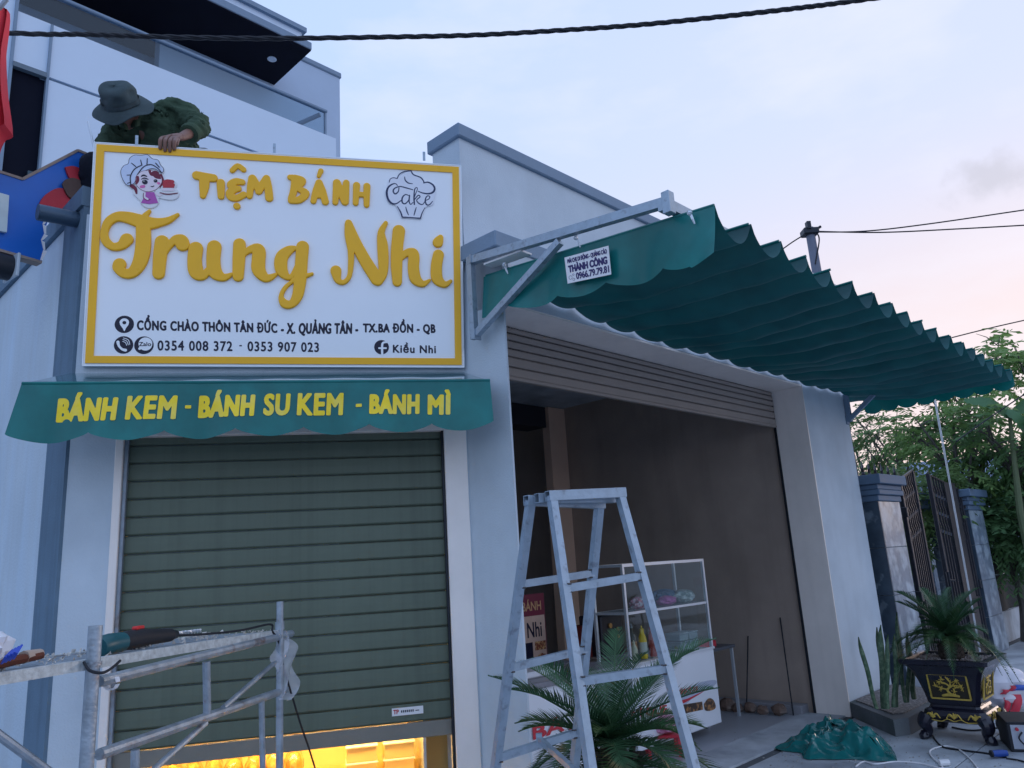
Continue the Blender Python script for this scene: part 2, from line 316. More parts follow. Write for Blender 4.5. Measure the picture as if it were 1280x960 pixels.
# text -> flat mesh (verts xy, faces), fitted into w x h
_tc = {}
def text_loops(txt, space=1.0):
    if (txt, space) in _tc: return _tc[txt, space]
    cu = bpy.data.curves.new('txt', 'FONT'); cu.body = txt; cu.size = 1; cu.space_character = space; cu.resolution_u = 4; cu.fill_mode = 'NONE'
    ob = bpy.data.objects.new('txt', cu); sc.collection.objects.link(ob)
    me = bpy.data.meshes.new_from_object(ob.evaluated_get(bpy.context.evaluated_depsgraph_get()))
    segs = [tuple((me.vertices[k].co.x, me.vertices[k].co.y) for k in e.vertices) for e in me.edges]
    bpy.data.objects.remove(ob); bpy.data.meshes.remove(me); _tc[txt, space] = segs; return segs
def text2d(txt, w, h, bold=0.03, space=1.0, asp=None, n=26):
    """lettering as a clean flat mesh w x h; bold = extra stroke weight as a share of the height"""
    segs = text_loops(txt, space); W_, H_ = asp or (w, h); g_ = bold*H_
    xs = [p[0] for s in segs for p in s]; ys = [p[1] for s in segs for p in s]; x0, x1, y0, y1 = min(xs), max(xs), min(ys), max(ys)
    kx = (W_-2*g_)/(x1-x0); ky = (H_-2*g_)/max(1e-6, (y1-y0)); S_ = np.array([((a[0]-x0)*kx+g_, (a[1]-y0)*ky+g_, (b[0]-x0)*kx+g_, (b[1]-y0)*ky+g_) for a, b in segs])
    res = H_/n; nx = int(W_/res)+5; ny = n+5; gx = (np.arange(nx)-2)*res; gy = (np.arange(ny)-2)*res; X, Y = np.meshgrid(gx, gy); D = np.full(X.shape, 1e3); ins = np.zeros(X.shape, bool)
    for ax_, ay, bx_, by in S_:
        dx, dy = bx_-ax_, by-ay; i0 = max(0, int((min(ax_, bx_)-4*res-g_*2)/res)+2); i1 = min(nx, int((max(ax_, bx_)+4*res+g_*2)/res)+4)
        sl = slice(i0, i1); Xs, Ys = X[:, sl], Y[:, sl]; t = np.clip(((Xs-ax_)*dx+(Ys-ay)*dy)/(dx*dx+dy*dy+1e-12), 0, 1); D[:, sl] = np.minimum(D[:, sl], np.hypot(Xs-ax_-t*dx, Ys-ay-t*dy))
        if ay != by:
            rows = (ay > gy) != (by > gy); xc = dx*(gy-ay)/dy+ax_; ins ^= rows[:, None] & (X < xc[:, None])
    D = np.where(ins, -D, D)-g_; D = np.where(np.abs(D) < 1e-8, 1e-8, D); neg = D < 0; idx = {}; vs = []; fs = []
    def V(k, x, y):
        if k not in idx: idx[k] = len(vs); vs.append((x/W_*w, y/H_*h))
        return idx[k]
    cell = neg[:-1, :-1] | neg[1:, :-1] | neg[:-1, 1:] | neg[1:, 1:]
    for j, i in zip(*np.nonzero(cell)):
        j = int(j); i = int(i); cs = [(i, j), (i+1, j), (i+1, j+1), (i, j+1)]; ring = []
        for q in range(4):
            (a, b), (c, e) = cs[q], cs[(q+1) % 4]; da, dc = D[b, a], D[e, c]
            if da < 0: ring.append(V((a, b), gx[a], gy[b]))
            if (da < 0) != (dc < 0): t = da/(da-dc); ring.append(V((min((a, b), (c, e)), max((a, b), (c, e))), gx[a]+(gx[c]-gx[a])*t, gy[b]+(gy[e]-gy[b])*t))
        if len(ring) >= 3: fs.append(tuple(ring))
    return vs, fs

# strokes / polygons -> signed distance field -> extruded outline with rounded edge
def sdf_shape(strokes=(), polys=(), res=.004, depth=.012, bevel=.004, grow=0.0, k=8, z0=0.0):
    """strokes: lists of (x,y,r); polys: lists of (x,y). returns MB in (x, y=height above panel, z) with the face towards +h"""
    segs = []
    for st in strokes:
        P = smooth_path(st, k) if len(st) > 1 else [st[0], st[0]]
        segs += [(a, b) for a, b in zip(P[:-1], P[1:])]
    xs = [p[0] for s in segs for p in s]+[p[0] for q in polys for p in q]; ys = [p[1] for s in segs for p in s]+[p[1] for q in polys for p in q]
    mr = max([p[2] for s in segs for p in s]+[0])+grow+res*2
    x0, x1, y0, y1 = min(xs)-mr, max(xs)+mr, min(ys)-mr, max(ys)+mr
    nx = int((x1-x0)/res)+2; ny = int((y1-y0)/res)+2
    X, Y = np.meshgrid(x0+np.arange(nx)*res, y0+np.arange(ny)*res); D = np.full(X.shape, 1e3)
    for (a, b) in segs:
        dx, dy = b[0]-a[0], b[1]-a[1]; L2 = dx*dx+dy*dy+1e-12
        t = np.clip(((X-a[0])*dx+(Y-a[1])*dy)/L2, 0, 1)
        D = np.minimum(D, np.hypot(X-a[0]-t*dx, Y-a[1]-t*dy)-(a[2]+t*(b[2]-a[2])))
    for q in polys:
        d = np.full(X.shape, 1e3); ins = np.zeros(X.shape, bool)
        for a, b in zip(q, q[1:]+q[:1]):
            dx, dy = b[0]-a[0], b[1]-a[1]; t = np.clip(((X-a[0])*dx+(Y-a[1])*dy)/(dx*dx+dy*dy+1e-12), 0, 1)
            d = np.minimum(d, np.hypot(X-a[0]-t*dx, Y-a[1]-t*dy))
            c = ((a[1] > Y) != (b[1] > Y)) & (X < (b[0]-a[0])*(Y-a[1])/((b[1]-a[1]) if abs(b[1]-a[1]) > 1e-12 else 1e-12)+a[0]); ins ^= c
        D = np.minimum(D, np.where(ins, -d, d))
    D -= grow; D = np.where(np.abs(D) < 1e-7, 1e-7, D)
    mb = MB(); idx = {}
    def hz(d): 
        q = max(0, -d)
        return z0+depth if (bevel <= 0 or q > bevel) else z0+depth-bevel*.8*(1-math.sqrt(max(0, 1-(1-q/bevel)**2)))
    def vert(key, x, y, d):
        if key not in idx: idx[key] = len(mb.v); mb.v.append(Vector((x, hz(d), y)))
        return idx[key]
    def low(key):
        q = ('L', key)
        if q not in idx: p = mb.v[idx[key]]; idx[q] = len(mb.v); mb.v.append(Vector((p.x, z0, p.z)))
        return idx[q]
    neg = D < 0
    cell = neg[:-1, :-1] | neg[1:, :-1] | neg[:-1, 1:] | neg[1:, 1:]
    for j, i in zip(*np.nonzero(cell)):
        cs = [(i, j), (i+1, j), (i+1, j+1), (i, j+1)]; ds = [D[b, a] for a, b in cs]; ring = []
        for q in range(4):
            (a, b), (c, e) = cs[q], cs[(q+1) % 4]; da, dc = ds[q], ds[(q+1) % 4]
            if da < 0: ring.append((('p', a, b), vert(('p', a, b), x0+a*res, y0+b*res, da)))
            if (da < 0) != (dc < 0):
                t = da/(da-dc); kk = ('e', min((a, b), (c, e)), max((a, b), (c, e)))
                ring.append((kk, vert(kk, x0+(a+(c-a)*t)*res, y0+(b+(e-b)*t)*res, 0)))
        if len(ring) >= 3: mb.f.append(tuple(r[1] for r in ring)[::-1])
        for q in range(len(ring)):
            A, B = ring[q], ring[(q+1) % len(ring)]
            if A[0][0] == 'e' and B[0][0] == 'e' and depth > .002: mb.f.append((A[1], B[1], low(B[0]), low(A[0])))
    return mb
# ================================================================== THE SETTING
g = MB(); g.box((-1200, -600, -.5), (1200, 1800, -.012)); single('ground', g, M_GROUND, None, None, kind='structure')
def is_in(s, w, a, b): return a[0] <= s <= b[0] and a[1] <= w <= b[1]
# forecourt slabs along the long wall, each one cast slab with a joint around it
fc = T('forecourt', None, None, S, (0, 0, 0), kind='structure')
slabw, slabd = 1.45, 1.25
bed = MB(); bed.box((-7, -7.4, -.035), (22, .34, -.008)); fc.part('joint_bed', bed, mat('joint_mortar', (.10, .11, .12), .9, bump=.2))
ns = 0
GR = MB()
for i in range(420):
    px, py = rnd.uniform(900, 1290), rnd.uniform(915, 975); q = onZ(W, px, py, 0); r = rnd.uniform(.002, .007); GR.blob((q.x, q.y, r*.5), (r*rnd.uniform(.8, 1.6), r, r*.7), 5, 3)
single('floor_grit', GR, mat('pale_grit', (.34, .33, .31), .9, var=.5, vs=60), None, None, kind='stuff')
for i in range(-3, 9):
    for j in range(5):
        b = MB(); x = i*slabw+.35; y = -.03-j*slabd; e = rnd.uniform(-.0015, .0015)
        b.box((x+.006, y-slabd+.006, -.03), (x+slabw-.006, y-.006, e), .004); fc.part('slab', b, M_CONC)
# concrete street strip further out is the ground itself

# ================================================================== THE CORNER SHOP
shop = T('corner_shop', 'blue grey single storey corner shop with green shutter and open side bay', 'building', S, (0, 0, 0))
H0 = 3.66
col = MB(); col.prism([(0, 0), (.015, 0), (.36, .40), (.36, .405), (0, .41)], 0, H0); shop.part('corner_pillar', col, M_WALL)
b = MB(); b.box((0.0, .0, 3.285), (4.45, .30, H0)); b.box((4.45, 0, 0), (5.6, .36, H0)); shop.part('side_wall', b, M_WALL)
# white reveals of the wide side opening
b = MB(); b.box((.02, .004, 3.268), (4.447, .335, 3.284)); shop.part('soffit_lining', b, M_TRIM)
b = MB(); b.box((4.434, -.004, 0), (4.449, .335, 3.267)); shop.part('jamb_lining', b, M_TRIM)
b = MB(); b.box((4.425, .335, 0), (4.447, .36, 3.2)); shop.part('guide_rail', b, M_ROD)
# ledge over the bay, parapet and its coping
b = MB(); b.box((-.05, -.012, H0), (5.6, .345, 3.775), .008); shop.part('ledge', b, M_DKGREY)
b = MB(); b.box((0, .345, 3.6), (5.7, .645, 4.64)); shop.part('parapet', b, M_WALL)
b = MB(); b.box((-.03, .315, 4.635), (5.73, .675, 4.74), .008); shop.part('coping', b, M_DKGREY)
# chamfered front: lives in frame F, converted to S coordinates
def toS(fr, mb): return mb.mapv(lambda p: S.l(fr.w(p)))
b = MB(); b.box((-2.4, 0, 2.52), (.0, .2, 3.95)); b.box((-2.4, 0, 0), (-2.135, .2, 2.52)); b.box((-.012, .0, 0), (0, .2, 2.52)); shop.part('front_wall', toS(Fr, b), M_WALL)
b = MB(); b.box((-.155, -.012, 0), (-.006, .22, 2.60), .004); b.box((-2.14, -.012, 0), (-2.095, .22, 2.60), .004); b.box((-2.095, -.010, 2.50), (-.155, .20, 2.60), .004)
shop.part('door_frame', toS(Fr, b), M_TRIM)
# short face left of the front: dark painted pilaster with a dark band along its top
PL = S.l(Fr.w((-2.4, 0, 0))); SX, WY = PL.x, PL.y
b = MB(); b.box((SX, WY, 0), (SX+.2, WY+4.2, 4.0)); shop.part('left_wall', b, M_WALL2)
b = MB(); b.box((SX-.012, WY-.005, 0), (SX+.15, WY+.39, 4.005)); shop.part('pilaster', b, M_STRIPE)
b = MB(); b.prism([(WY-.008, 4.006), (WY+4.2, 4.006), (WY+4.2, 4.14), (WY-.008, 4.14)], SX-.03, SX+.2, 'x'); shop.part('parapet_band', b, M_STRIPE)
# roof slab the man kneels on
b = MB(); b.prism([(0.02, .42), (5.6, .42), (5.6, 6.4), (SX+.1, 6.4), (SX+.1, WY+.1)], 3.64, 3.77); shop.part('roof', b, M_CONC)
# inside of the side bay
IW = 5.2
b = MB(); b.box((4.46, .361, 0), (4.66, 6.3, 3.64)); shop.part('bay_side_wall', b, M_INT)
b = MB(); b.box((-.5, 6.2, 0), (4.459, 6.35, 3.64)); shop.part('bay_rear_wall', b, M_INT)
b = MB(); b.box((4.13, 3.30, 0), (4.459, 3.42, 3.63)); shop.part('bay_column', b, M_INTCOL)
b = MB(); b.box((2.2, 3.35, 3.36), (4.125, 3.7, 3.63)); shop.part('ceiling_beam', b, mat('dark_beam_paint', (.03, .03, .04), .6))
b = MB(); b.box((-.9, .45, -.006), (4.459, 6.2, .004)); shop.part('bay_floor', b, mat('grey_floor_tile', (.34, .36, .40), .35, var=.12, vs=3, bump=.05))
b = MB(); b.box((.0, .05, -.006), (4.43, .45, .012)); shop.part('sill', b, M_CONC)
b = MB(); b.box((4.30, .42, 0), (4.459, 3.29, .09), .006); shop.part('skirting', b, mat('pale_skirting', (.30, .30, .33), .5))

# ---- wide side roller shutter, rolled almost fully up
st = T('side_roller_shutter', 'grey roller shutter rolled up high under the header of the wide open bay', 'roller shutter', S, (2.2, .33, 0))
zz = 3.266
for k, hgt in enumerate([.045, .055, .06, .06, .075, .08]):
    b = MB(); z1 = zz-.004; z0 = zz-hgt
    b.prism([(.325, z0+.004), (.318, z0+.012), (.318, z1-.012), (.325, z1-.003), (.345, z1), (.345, z0)], .02, 4.40, 'x'); st.part('slat', b, M_SHUTS)
    if k < 4:
        h = MB()
        for i in range(150): 
            x = .05+i*.029; h.add([(x, .3242, z1-.004), (x+.016, .3242, z1-.004), (x+.016, .3242, z1+.002), (x, .3242, z1+.002)], [(0, 1, 2, 3)])
        st.part('slot_row', h, M_ROD, kind='stuff')
    zz = z0
b = MB(); b.box((.02, .31, 2.872), (4.40, .35, zz+.004), .004); st.part('bottom_rail', b, M_SHUTS)

# ---- green front shutter, left open a hand at the bottom
fs = T('front_roller_shutter', 'olive green slatted roller shutter over the shop front, raised a little at the bottom', 'roller shutter', Fr, (-1.12, .07, 0))
z = 2.56; ZB = .625; k = 0; me0 = None
while z-.1085 > ZB+.05:
    h = .1085; u0, u1 = -2.088, -.162
    if me0 is None:
        b = MB(); b.prism([(.064, .002), (.055, .010), (.0525, .014), (.0515, h*.5), (.0525, h-.008), (.057, h-.003), (.066, h-.0015), (.08, h-.002), (.08, .002)], u0, u1, 'x')
        b.mapv(lambda p: p+Vector((0, 0, 0))); 
        me0 = mesh_of(b, 'slat', M_SHUT, off=Vector((fs.base.x, fs.base.y, 0)))
    o = bpy.data.objects.new('slat', me0); sc.collection.objects.link(o); o.parent = fs.e; o.location = (0, rnd.uniform(-.0015, .0015), z-h); z -= h; k += 1
b = MB(); b.box((-2.09, .045, ZB), (-.16, .088, z-.002), .004); fs.part('bottom_rail', b, mat('grey_brown_rail_paint', (.22, .21, .18), .45, var=.1))
for x0, x1 in ((-2.094, -2.072), (-.172, -.157)):
    b = MB(); b.box((x0, .01, 0), (x1, .045, 2.499), .003); fs.part('guide_rail', b, M_GALVD if x0 < -1 else M_ROD)
# maker's sticker near the bottom
st_ = MB(); a0 = onY(Fr, 490, 895, .045); a1 = onY(Fr, 529, 883, .045); sx0, sx1 = a0.x, a1.x; sz0, sz1 = min(a0.z, a1.z)-.002, max(a0.z, a1.z)+.006
sz0 = .762; sz1 = .806
st_.box((sx0, .0465, sz0), (sx1, .05, sz1)); stk = fs.part('sticker', st_, M_WHITE, label='small white sticker with red initials near the bottom right')
vs, f2 = text2d('TP', .034, .026, .05); b = MB(); b.add([(sx0+.008+x, .0455, sz0+.010+y) for x, y in vs], f2); fs.part('red_initials', b, M_RED, stk)
b = MB()
for i in range(7): b.box((sx0+.055+i*.0115, .0450, sz0+.016), (sx0+.062+i*.0115, .0462, sz0+.029))
b.box((sx0+.142, .0450, sz0+.019), (sx0+.165, .0462, sz0+.0235)); fs.part('fine_print', b, M_BLACK, stk)

# ================================================================== LIT BAKERY COUNTER BEHIND THE SHUTTER
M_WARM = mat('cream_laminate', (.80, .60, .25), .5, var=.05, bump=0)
M_BREAD = mat('bread_crust', (.55, .24, .05), .6, var=.3, vs=30, bump=.2, col2=(.75, .45, .13), c2s=12)
cab = T('bread_cabinet', 'warmly lit bread cabinet glowing behind the gap under the green shutter', 'display cabinet', Fr, (-1.1, .5, 0))
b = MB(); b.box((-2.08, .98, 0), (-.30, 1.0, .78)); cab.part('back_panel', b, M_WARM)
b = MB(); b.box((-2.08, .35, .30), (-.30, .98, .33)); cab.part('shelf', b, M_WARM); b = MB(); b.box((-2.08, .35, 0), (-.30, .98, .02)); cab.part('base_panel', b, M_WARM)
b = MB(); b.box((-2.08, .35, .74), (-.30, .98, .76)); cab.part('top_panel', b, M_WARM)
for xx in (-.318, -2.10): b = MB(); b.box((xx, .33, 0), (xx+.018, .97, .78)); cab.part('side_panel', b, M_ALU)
M_LED = emit('warm_led', (1.0, .68, .26), 32)
b = MB(); b.box((-2.0, .42, .715), (-.40, .46, .735)); cab.part('light_strip', b, M_LED)
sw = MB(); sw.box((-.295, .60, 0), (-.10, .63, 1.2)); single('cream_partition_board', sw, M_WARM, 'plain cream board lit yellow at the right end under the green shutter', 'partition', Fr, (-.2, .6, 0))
# plastic tubs and bagged loaves on the shelf
for k, (x, zz0) in enumerate([(-.80, .332), (-.80, .432), (-.56, .332), (-.56, .432)]):
    b = MB(); b.prism([(x+.006, .5), (x+.194, .5), (x+.2, .66), (x, .66)], 0, .085); b.mapv(lambda p: Vector((p.x, p.y, p.z+zz0)))
    t = T('food_tub', ['cream lidded tub, lower one of the left pair on the lit shelf', 'cream lidded tub, upper one of the left pair on the lit shelf', 'cream lidded tub, lower one of the right pair on the lit shelf', 'cream lidded tub, upper one of the right pair on the lit shelf'][k], 'tub', Fr, (x+.1, .58, zz0), 'tubs stacked on the lit shelf')
    t.part('tub_body', b, mat('yellow_plastic_tub', (.85, .62, .22), .35, var=.04, bump=0))
    b = MB(); b.box((x-.004, .49, zz0+.085), (x+.204, .67, zz0+.097), .004); t.part('lid', b, mat('white_plastic_lid', (.85, .78, .6), .3, bump=0))
for k in range(8):
    x = -1.98+k*.122; b = MB(); b.blob((x, .60, .435), (.055, .10, .085), 10, 7, .06); t = T('bagged_loaf', ['leftmost', 'second', 'third', 'fourth', 'fifth', 'sixth', 'seventh', 'rightmost'][k]+' clear bag of bread in the row on the lit shelf', 'bread', Fr, (x, .6, .335), 'bagged loaves on the lit shelf')
    t.part('loaf', b, M_BREAD, smooth=True); b = MB(); b.blob((x, .60, .445), (.06, .105, .098), 10, 7, .1); b.grid(lambda u, v: (x-.06*v-.01+.12*u*(.4+.6*v)+.0, .6+.02*math.sin(u*17+k), .54+.06*v), 8, 2)
    t.part('plastic_bag', b, glassmat('bag_film', (.97, .93, .85), .15), smooth=True)

# ================================================================== MAIN SIGN
def sgp(x, h, z): return Vector((x, -(.04+.1*(z-2.93)/1.45)-h, z))
SN = (Fr.w((1, 0, 0))-Fr.w((0, 0, 0))).cross(Fr.w((0, -.1, 1.45))-Fr.w((0, 0, 0)))
def sg(px, py, h=0):
    p = Fr.l(hit(px, py, Fr.w((0, -.04-h, 2.93)), SN)); return (p.x, p.z)
sign = T('bakery_sign', 'large white bakery sign in a yellow frame with raised amber lettering above the green shutter', 'shop sign', Fr, (-1.17, -.05, 2.93))
TL, TR, BR, BL = sg(118, 178), sg(576, 207), sg(580, 459), sg(103, 457)
def lerp2(a, b, t): return (a[0]+(b[0]-a[0])*t, a[1]+(b[1]-a[1])*t)
def quadpt(u, v): return lerp2(lerp2(BL, BR, u), lerp2(TL, TR, u), v)
def slab(poly, h0, h1):
    n = len(poly); b = MB(); return b.add([sgp(x, h0, z) for x, z in poly]+[sgp(x, h1, z) for x, z in poly], [tuple(range(n))[::-1], tuple(range(n, 2*n))]+[(i, (i+1) % n, (i+1) % n+n, i+n) for i in range(n)])
sign.part('panel', slab([BL, BR, TR, TL], -.025, 0), M_SIGN)
rim = MB()
for A, B_ in ((BL, BR), (BR, TR), (TR, TL), (TL, BL)): 
    rim.bar(sgp(A[0], -.014, A[1]), sgp(B_[0], -.014, B_[1]), .034, .006, up=(0, 0, 1)) if abs(A[1]-B_[1]) < .3 else rim.bar(sgp(A[0], -.014, A[1]), sgp(B_[0], -.014, B_[1]), .006, .034, up=(0, 1, 0))
sign.part('edge_trim', rim, M_ALU)
eu, ev, tu, tv = .0065, .010, .0195, .0245     # white margin, then the yellow band
O = [quadpt(eu, ev), quadpt(1-eu, ev), quadpt(1-eu, 1-ev), quadpt(eu, 1-ev)]
I = [quadpt(eu+tu, ev+tv*1.25), quadpt(1-eu-tu, ev+tv*1.25), quadpt(1-eu-tu, 1-ev-tv*1.25), quadpt(eu+tu, 1-ev-tv*1.25)]
for k in range(4): sign.part('frame_strip', slab([O[k], O[(k+1) % 4], I[(k+1) % 4], I[k]], .0015, .008), M_YEL)
def zpt(zoom, X, Y): 
    ox, oy, sca = zoom; return sg(ox+X/sca, oy+Y/sca)
Z3 = (120, 240, 5.565); Z4 = (340, 240, 5.333); Z2 = (100, 170, 2.56); PXM = 1/ (478/2.33)   # metres per photo px on the sign
def letter(zoom, strokes, m=M_YEL, depth=.018, parent=None, name='letter', k=8, res=.0042, bevel=.005, grow=.0010, rs=1.13, h0=.001):
    ss = [[(*zpt(zoom, X, Y), r/zoom[2]*PXM*rs) for X, Y, r in st] for st in strokes]
    mb = sdf_shape(ss, (), res, depth, bevel, grow, k); mb.mapv(lambda p: sgp(p.x, h0+p.y, p.z)); return sign.part(name, mb, m, parent, smooth=True, ang=50)
letter(Z3, [[(218,335,38),(180,376,28),(120,385,24),(72,345,26),(62,285,22),(90,215,26),(150,178,30),(220,182,36),(300,205,42),(370,222,40),(440,218,28),(510,200,20),(572,162,9)],
            [(375,138,9),(350,165,16),(330,200,26)], [(330,220,42),(333,330,44),(325,430,45),(300,510,40),(255,565,32),(200,570,30),(155,535,28),(168,508,38)]])
letter(Z3, [[(462,352,42),(448,450,40),(438,572,36)], [(466,460,12),(505,390,18),(550,340,26),(592,345,42),(605,370,42)]])
letter(Z3, [[(697,398,43),(688,480,43),(700,560,44),(745,585,28),(785,545,18)], [(825,387,43),(818,480,42),(830,560,42),(878,597,26),(915,592,18),(946,574,8)]])
letter(Z3, [[(1000,368,38),(995,480,38),(990,590,34)], [(1010,460,12),(1055,415,20),(1110,395,28),(1135,415,40),(1132,480,42),(1133,545,42),(1175,600,28),(1215,598,20),(1252,578,10)]])
letter(Z4, [[(150,378,14),(110,395,28),(66,440,38),(62,515,38),(95,565,22),(130,568,14),(165,500,12)], [(205,370,38),(198,450,38),(192,540,38),(185,620,36),(170,695,32),(135,748,24),(85,748,26),(62,700,14),(90,640,12),(150,590,10)], [(190,580,8),(225,565,12),(268,550,9)]])
letter(Z4, [[(510,212,22),(512,290,26),(525,390,20),(526,480,18),(515,565,14),(480,605,14),(440,592,20),(426,530,34)], [(512,225,26),(560,345,34),(620,460,38),(700,585,40)], [(758,212,13),(728,275,22),(736,360,34),(742,470,33),(738,550,28),(705,595,32)]])
letter(Z4, [[(845,265,40),(833,380,38),(830,500,36),(834,602,30)], [(850,460,12),(890,415,22),(935,410,32),(945,440,36),(942,510,36),(955,580,36),(995,615,22),(1020,612,16),(1050,592,8)]])
letter(Z4, [[(1108,425,36),(1095,500,36),(1100,580,36),(1140,618,22),(1165,616,16),(1190,598,10)], [(1105,340,34),(1122,308,18)]])
q = dict(depth=.014, res=.0036, bevel=.004, grow=.0024)
letter(Z2, [[(374,128,12),(400,133,12),(428,137,11)], [(399,140,14),(398,165,13),(394,193,8)]], k=3, **q)
letter(Z2, [[(451,152,11),(452,195,9)]], k=3, **q)
letter(Z2, [[(520,150,8),(500,148,10),(484,158,11),(490,168,8),(508,171,8)], [(500,173,8),(482,182,11),(484,196,11),(502,201,9),(524,190,9)], [(488,112,7),(505,98,7),(524,110,7)], [(502,226,9),(503,227,9)]], k=4, **q)
letter(Z2, [[(543,194,8),(552,138,11),(570,172,9),(574,178,9),(597,138,10),(606,200,11)]], k=2, **q)
letter(Z2, [[(672,134,7),(688,142,11),(684,178,10),(676,202,9)], [(688,136,9),(712,146,10),(700,168,8),(722,186,11),(702,206,10),(676,208,9)]], k=4, **q)
letter(Z2, [[(747,210,8),(765,152,10),(785,212,10)], [(752,192,8),(780,192,8)], [(764,130,5),(771,114,7)]], k=2, **q)
letter(Z2, [[(817,214,8),(822,152,11),(848,212,11),(852,152,9)]], k=1, **q)
letter(Z2, [[(882,216,8),(885,160,10)], [(917,222,8),(918,163,10)], [(886,188,7),(918,191,8)]], k=2, **q)
# printed lines
def sprint(txt, pa, pb, pc, bold=.030, m=M_BLACK, parent=None, name='lettering', h=.0012, space=1.13, **kw):
    """txt printed with its baseline from photo point pa to pb and its top left at pc"""
    A, B_, C_ = Vector(sg(*pa)), Vector(sg(*pb)), Vector(sg(*pc)); ex = (B_-A); ey = (C_-A); vs, fs_ = text2d(txt, 1, 1, bold, asp=(ex.length, max(ey.length, .004)), space=space if len(txt) > 4 else 1.0, **kw)
    mb = MB(); mb.add([sgp(A.x+ex.x*x+ey.x*y, h, A.y+ex.y*x+ey.y*y) for x, y in vs], fs_); return sign.part(name, mb, m, parent)
E_ = lambda X, Y: (100+X/2.56, 170+Y/2.56)
sprint('CỔNG CHÀO THÔN TÂN ĐỨC', E_(182,622), E_(632,631), E_(182,572), name='address_lettering')
sprint('- X. QUẢNG TÂN -', E_(642,640), E_(890,640), E_(644,586), name='address_lettering')
sprint('TX.BA ĐỒN - QB', E_(905,634), E_(1138,636), E_(905,584), name='address_lettering')
sprint('0354 008 372', E_(248,687), E_(488,689), E_(248,654), name='phone_lettering')
b = MB()
sprint('-', E_(510,673), E_(518,673), E_(510,669), name='phone_lettering')
sprint('0353 907 023', E_(536,689), E_(765,692), E_(536,657), name='phone_lettering')
sprint('Kiều Nhi', E_(1001,694), E_(1139,696), E_(1001,660), name='name_lettering')
def disc(px, py, rpx, m, h=.0012, name='icon', parent=None, n=28, asp=1.0):
    c = sg(px, py); r = rpx*PXM; mb = MB(); mb.add([sgp(c[0]+r*math.cos(2*math.pi*i/n), h, c[1]+asp*r*math.sin(2*math.pi*i/n)) for i in range(n)], [tuple(range(n))]); return sign.part(name, mb, m, parent)
def flat(zoom, strokes, polys, m, h, parent, name, k=6, res=.0018, grow=0):
    ss = [[(*zpt(zoom, X, Y), r/zoom[2]*PXM) for X, Y, r in st] for st in strokes]; pp = [[zpt(zoom, X, Y) for X, Y in q_] for q_ in polys]
    mb = sdf_shape(ss, pp, res, .0003, 0, grow, k); mb.mapv(lambda p: sgp(p.x, h, p.z)); return sign.part(name, mb, m, parent)
ZI = (130, 380, 6.4)
ic = disc(130+163/6.4, 380+163/6.4, 11.3, M_BLACK, name='location_icon')
flat(ZI, [[(163,150,36),(163,185,16),(163,214,3)]], [], M_SIGN, .0018, ic, 'pin_mark'); flat(ZI, [[(163,150,14),(164,150,14)]], [], M_BLACK, .0024, ic, 'pin_dot')
ic = disc(130+157/6.4, 380+328/6.4, 11.3, M_BLACK, name='phone_icon')
flat(ZI, [[(112,305,12),(120,335,9),(145,362,9),(172,370,12)], [(150,300,2.5),(172,310,2.5),(182,332,2.5)], [(152,285,2.5),(182,298,2.5),(195,328,2.5)], [(155,272,2.5),(195,288,2.5),(207,325,2.5)]], [], M_SIGN, .0018, ic, 'handset_mark')
ic = disc(130+320/6.4, 380+330/6.4, 11.5, M_BLACK, name='chat_icon')
flat(ZI, [[(332,318,52),(333,325,50)], [(285,358,10),(300,345,14)]], [], M_SIGN, .0018, ic, 'bubble_mark')
zt = sprint('Zalo', (130+280/6.4, 380+338/6.4), (130+378/6.4, 380+338/6.4), (130+280/6.4, 380+305/6.4), bold=.03, parent=ic, name='chat_lettering', h=.0025)
fx, fy = E_(965, 676); ic = disc(fx, fy, 9.9, M_BLACK, name='round_f_icon')
flat(Z2, [[(981,660,3.2),(972,661,3.6),(967,669,3.8),(967,701,3.8)], [(957,679,3.0),(979,679,3.0)]], [], M_SIGN, .0018, ic, 'f_mark', k=4)
# ---- raised plate: cartoon girl in a baker's hat carrying a cake
ZB_ = (120, 190, 10.667)
def plate(zoom, strokes, polys, grow, depth=.008, name='emblem_plate', m=M_WHITE):
    ss = [[(*zpt(zoom, X, Y), r/zoom[2]*PXM) for X, Y, r in st] for st in strokes]; pp = [[zpt(zoom, X, Y) for X, Y in q_] for q_ in polys]
    mb = sdf_shape(ss, pp, .0035, depth, .0015, grow, 6); mb.mapv(lambda p: sgp(p.x, .001+p.y, p.z)); return sign.part(name, mb, m, smooth=True)
hatp = smooth_path([(470,455),(405,440),(352,350),(338,260),(375,195),(435,165),(455,95),(520,52),(600,58),(690,48),(755,100),(830,118),(862,180),(905,235),(880,285),(780,230),(680,250),(560,330),(520,420)], 5)
facep = smooth_path([(560,300),(640,262),(760,262),(860,320),(885,400),(850,470),(790,520),(700,540),(610,515),(548,455),(530,370),(560,300)], 5)
bodyp = [(650,545),(780,545),(800,600),(835,690),(720,705),(605,690),(640,620)]
bp = plate(ZB_, [[(860,560,60),(1000,560,90),(1050,570,40)], [(930,440,70),(1000,440,70)], [(560,540,55),(640,600,70)], [(700,600,90),(720,650,110)]], [hatp, facep, bodyp], .004, name='baker_emblem')
def ink(strokes, polys, m, h, name, grow=0):
    if name == 'line_drawing': strokes = [[(x, y, r*1.4 if r < 20 else r) for x, y, r in st] for st in strokes]
    flat(ZB_, strokes, polys, m, .009+h, bp, name, 5, .0017, grow)
ink([], [hatp], M_BLACK, .0006, 'outline', .0022); ink([], [hatp], mat('pale_blue_ink', (.62, .70, .88), .5, var=.02, bump=0), .0010, 'hat', -.0013)
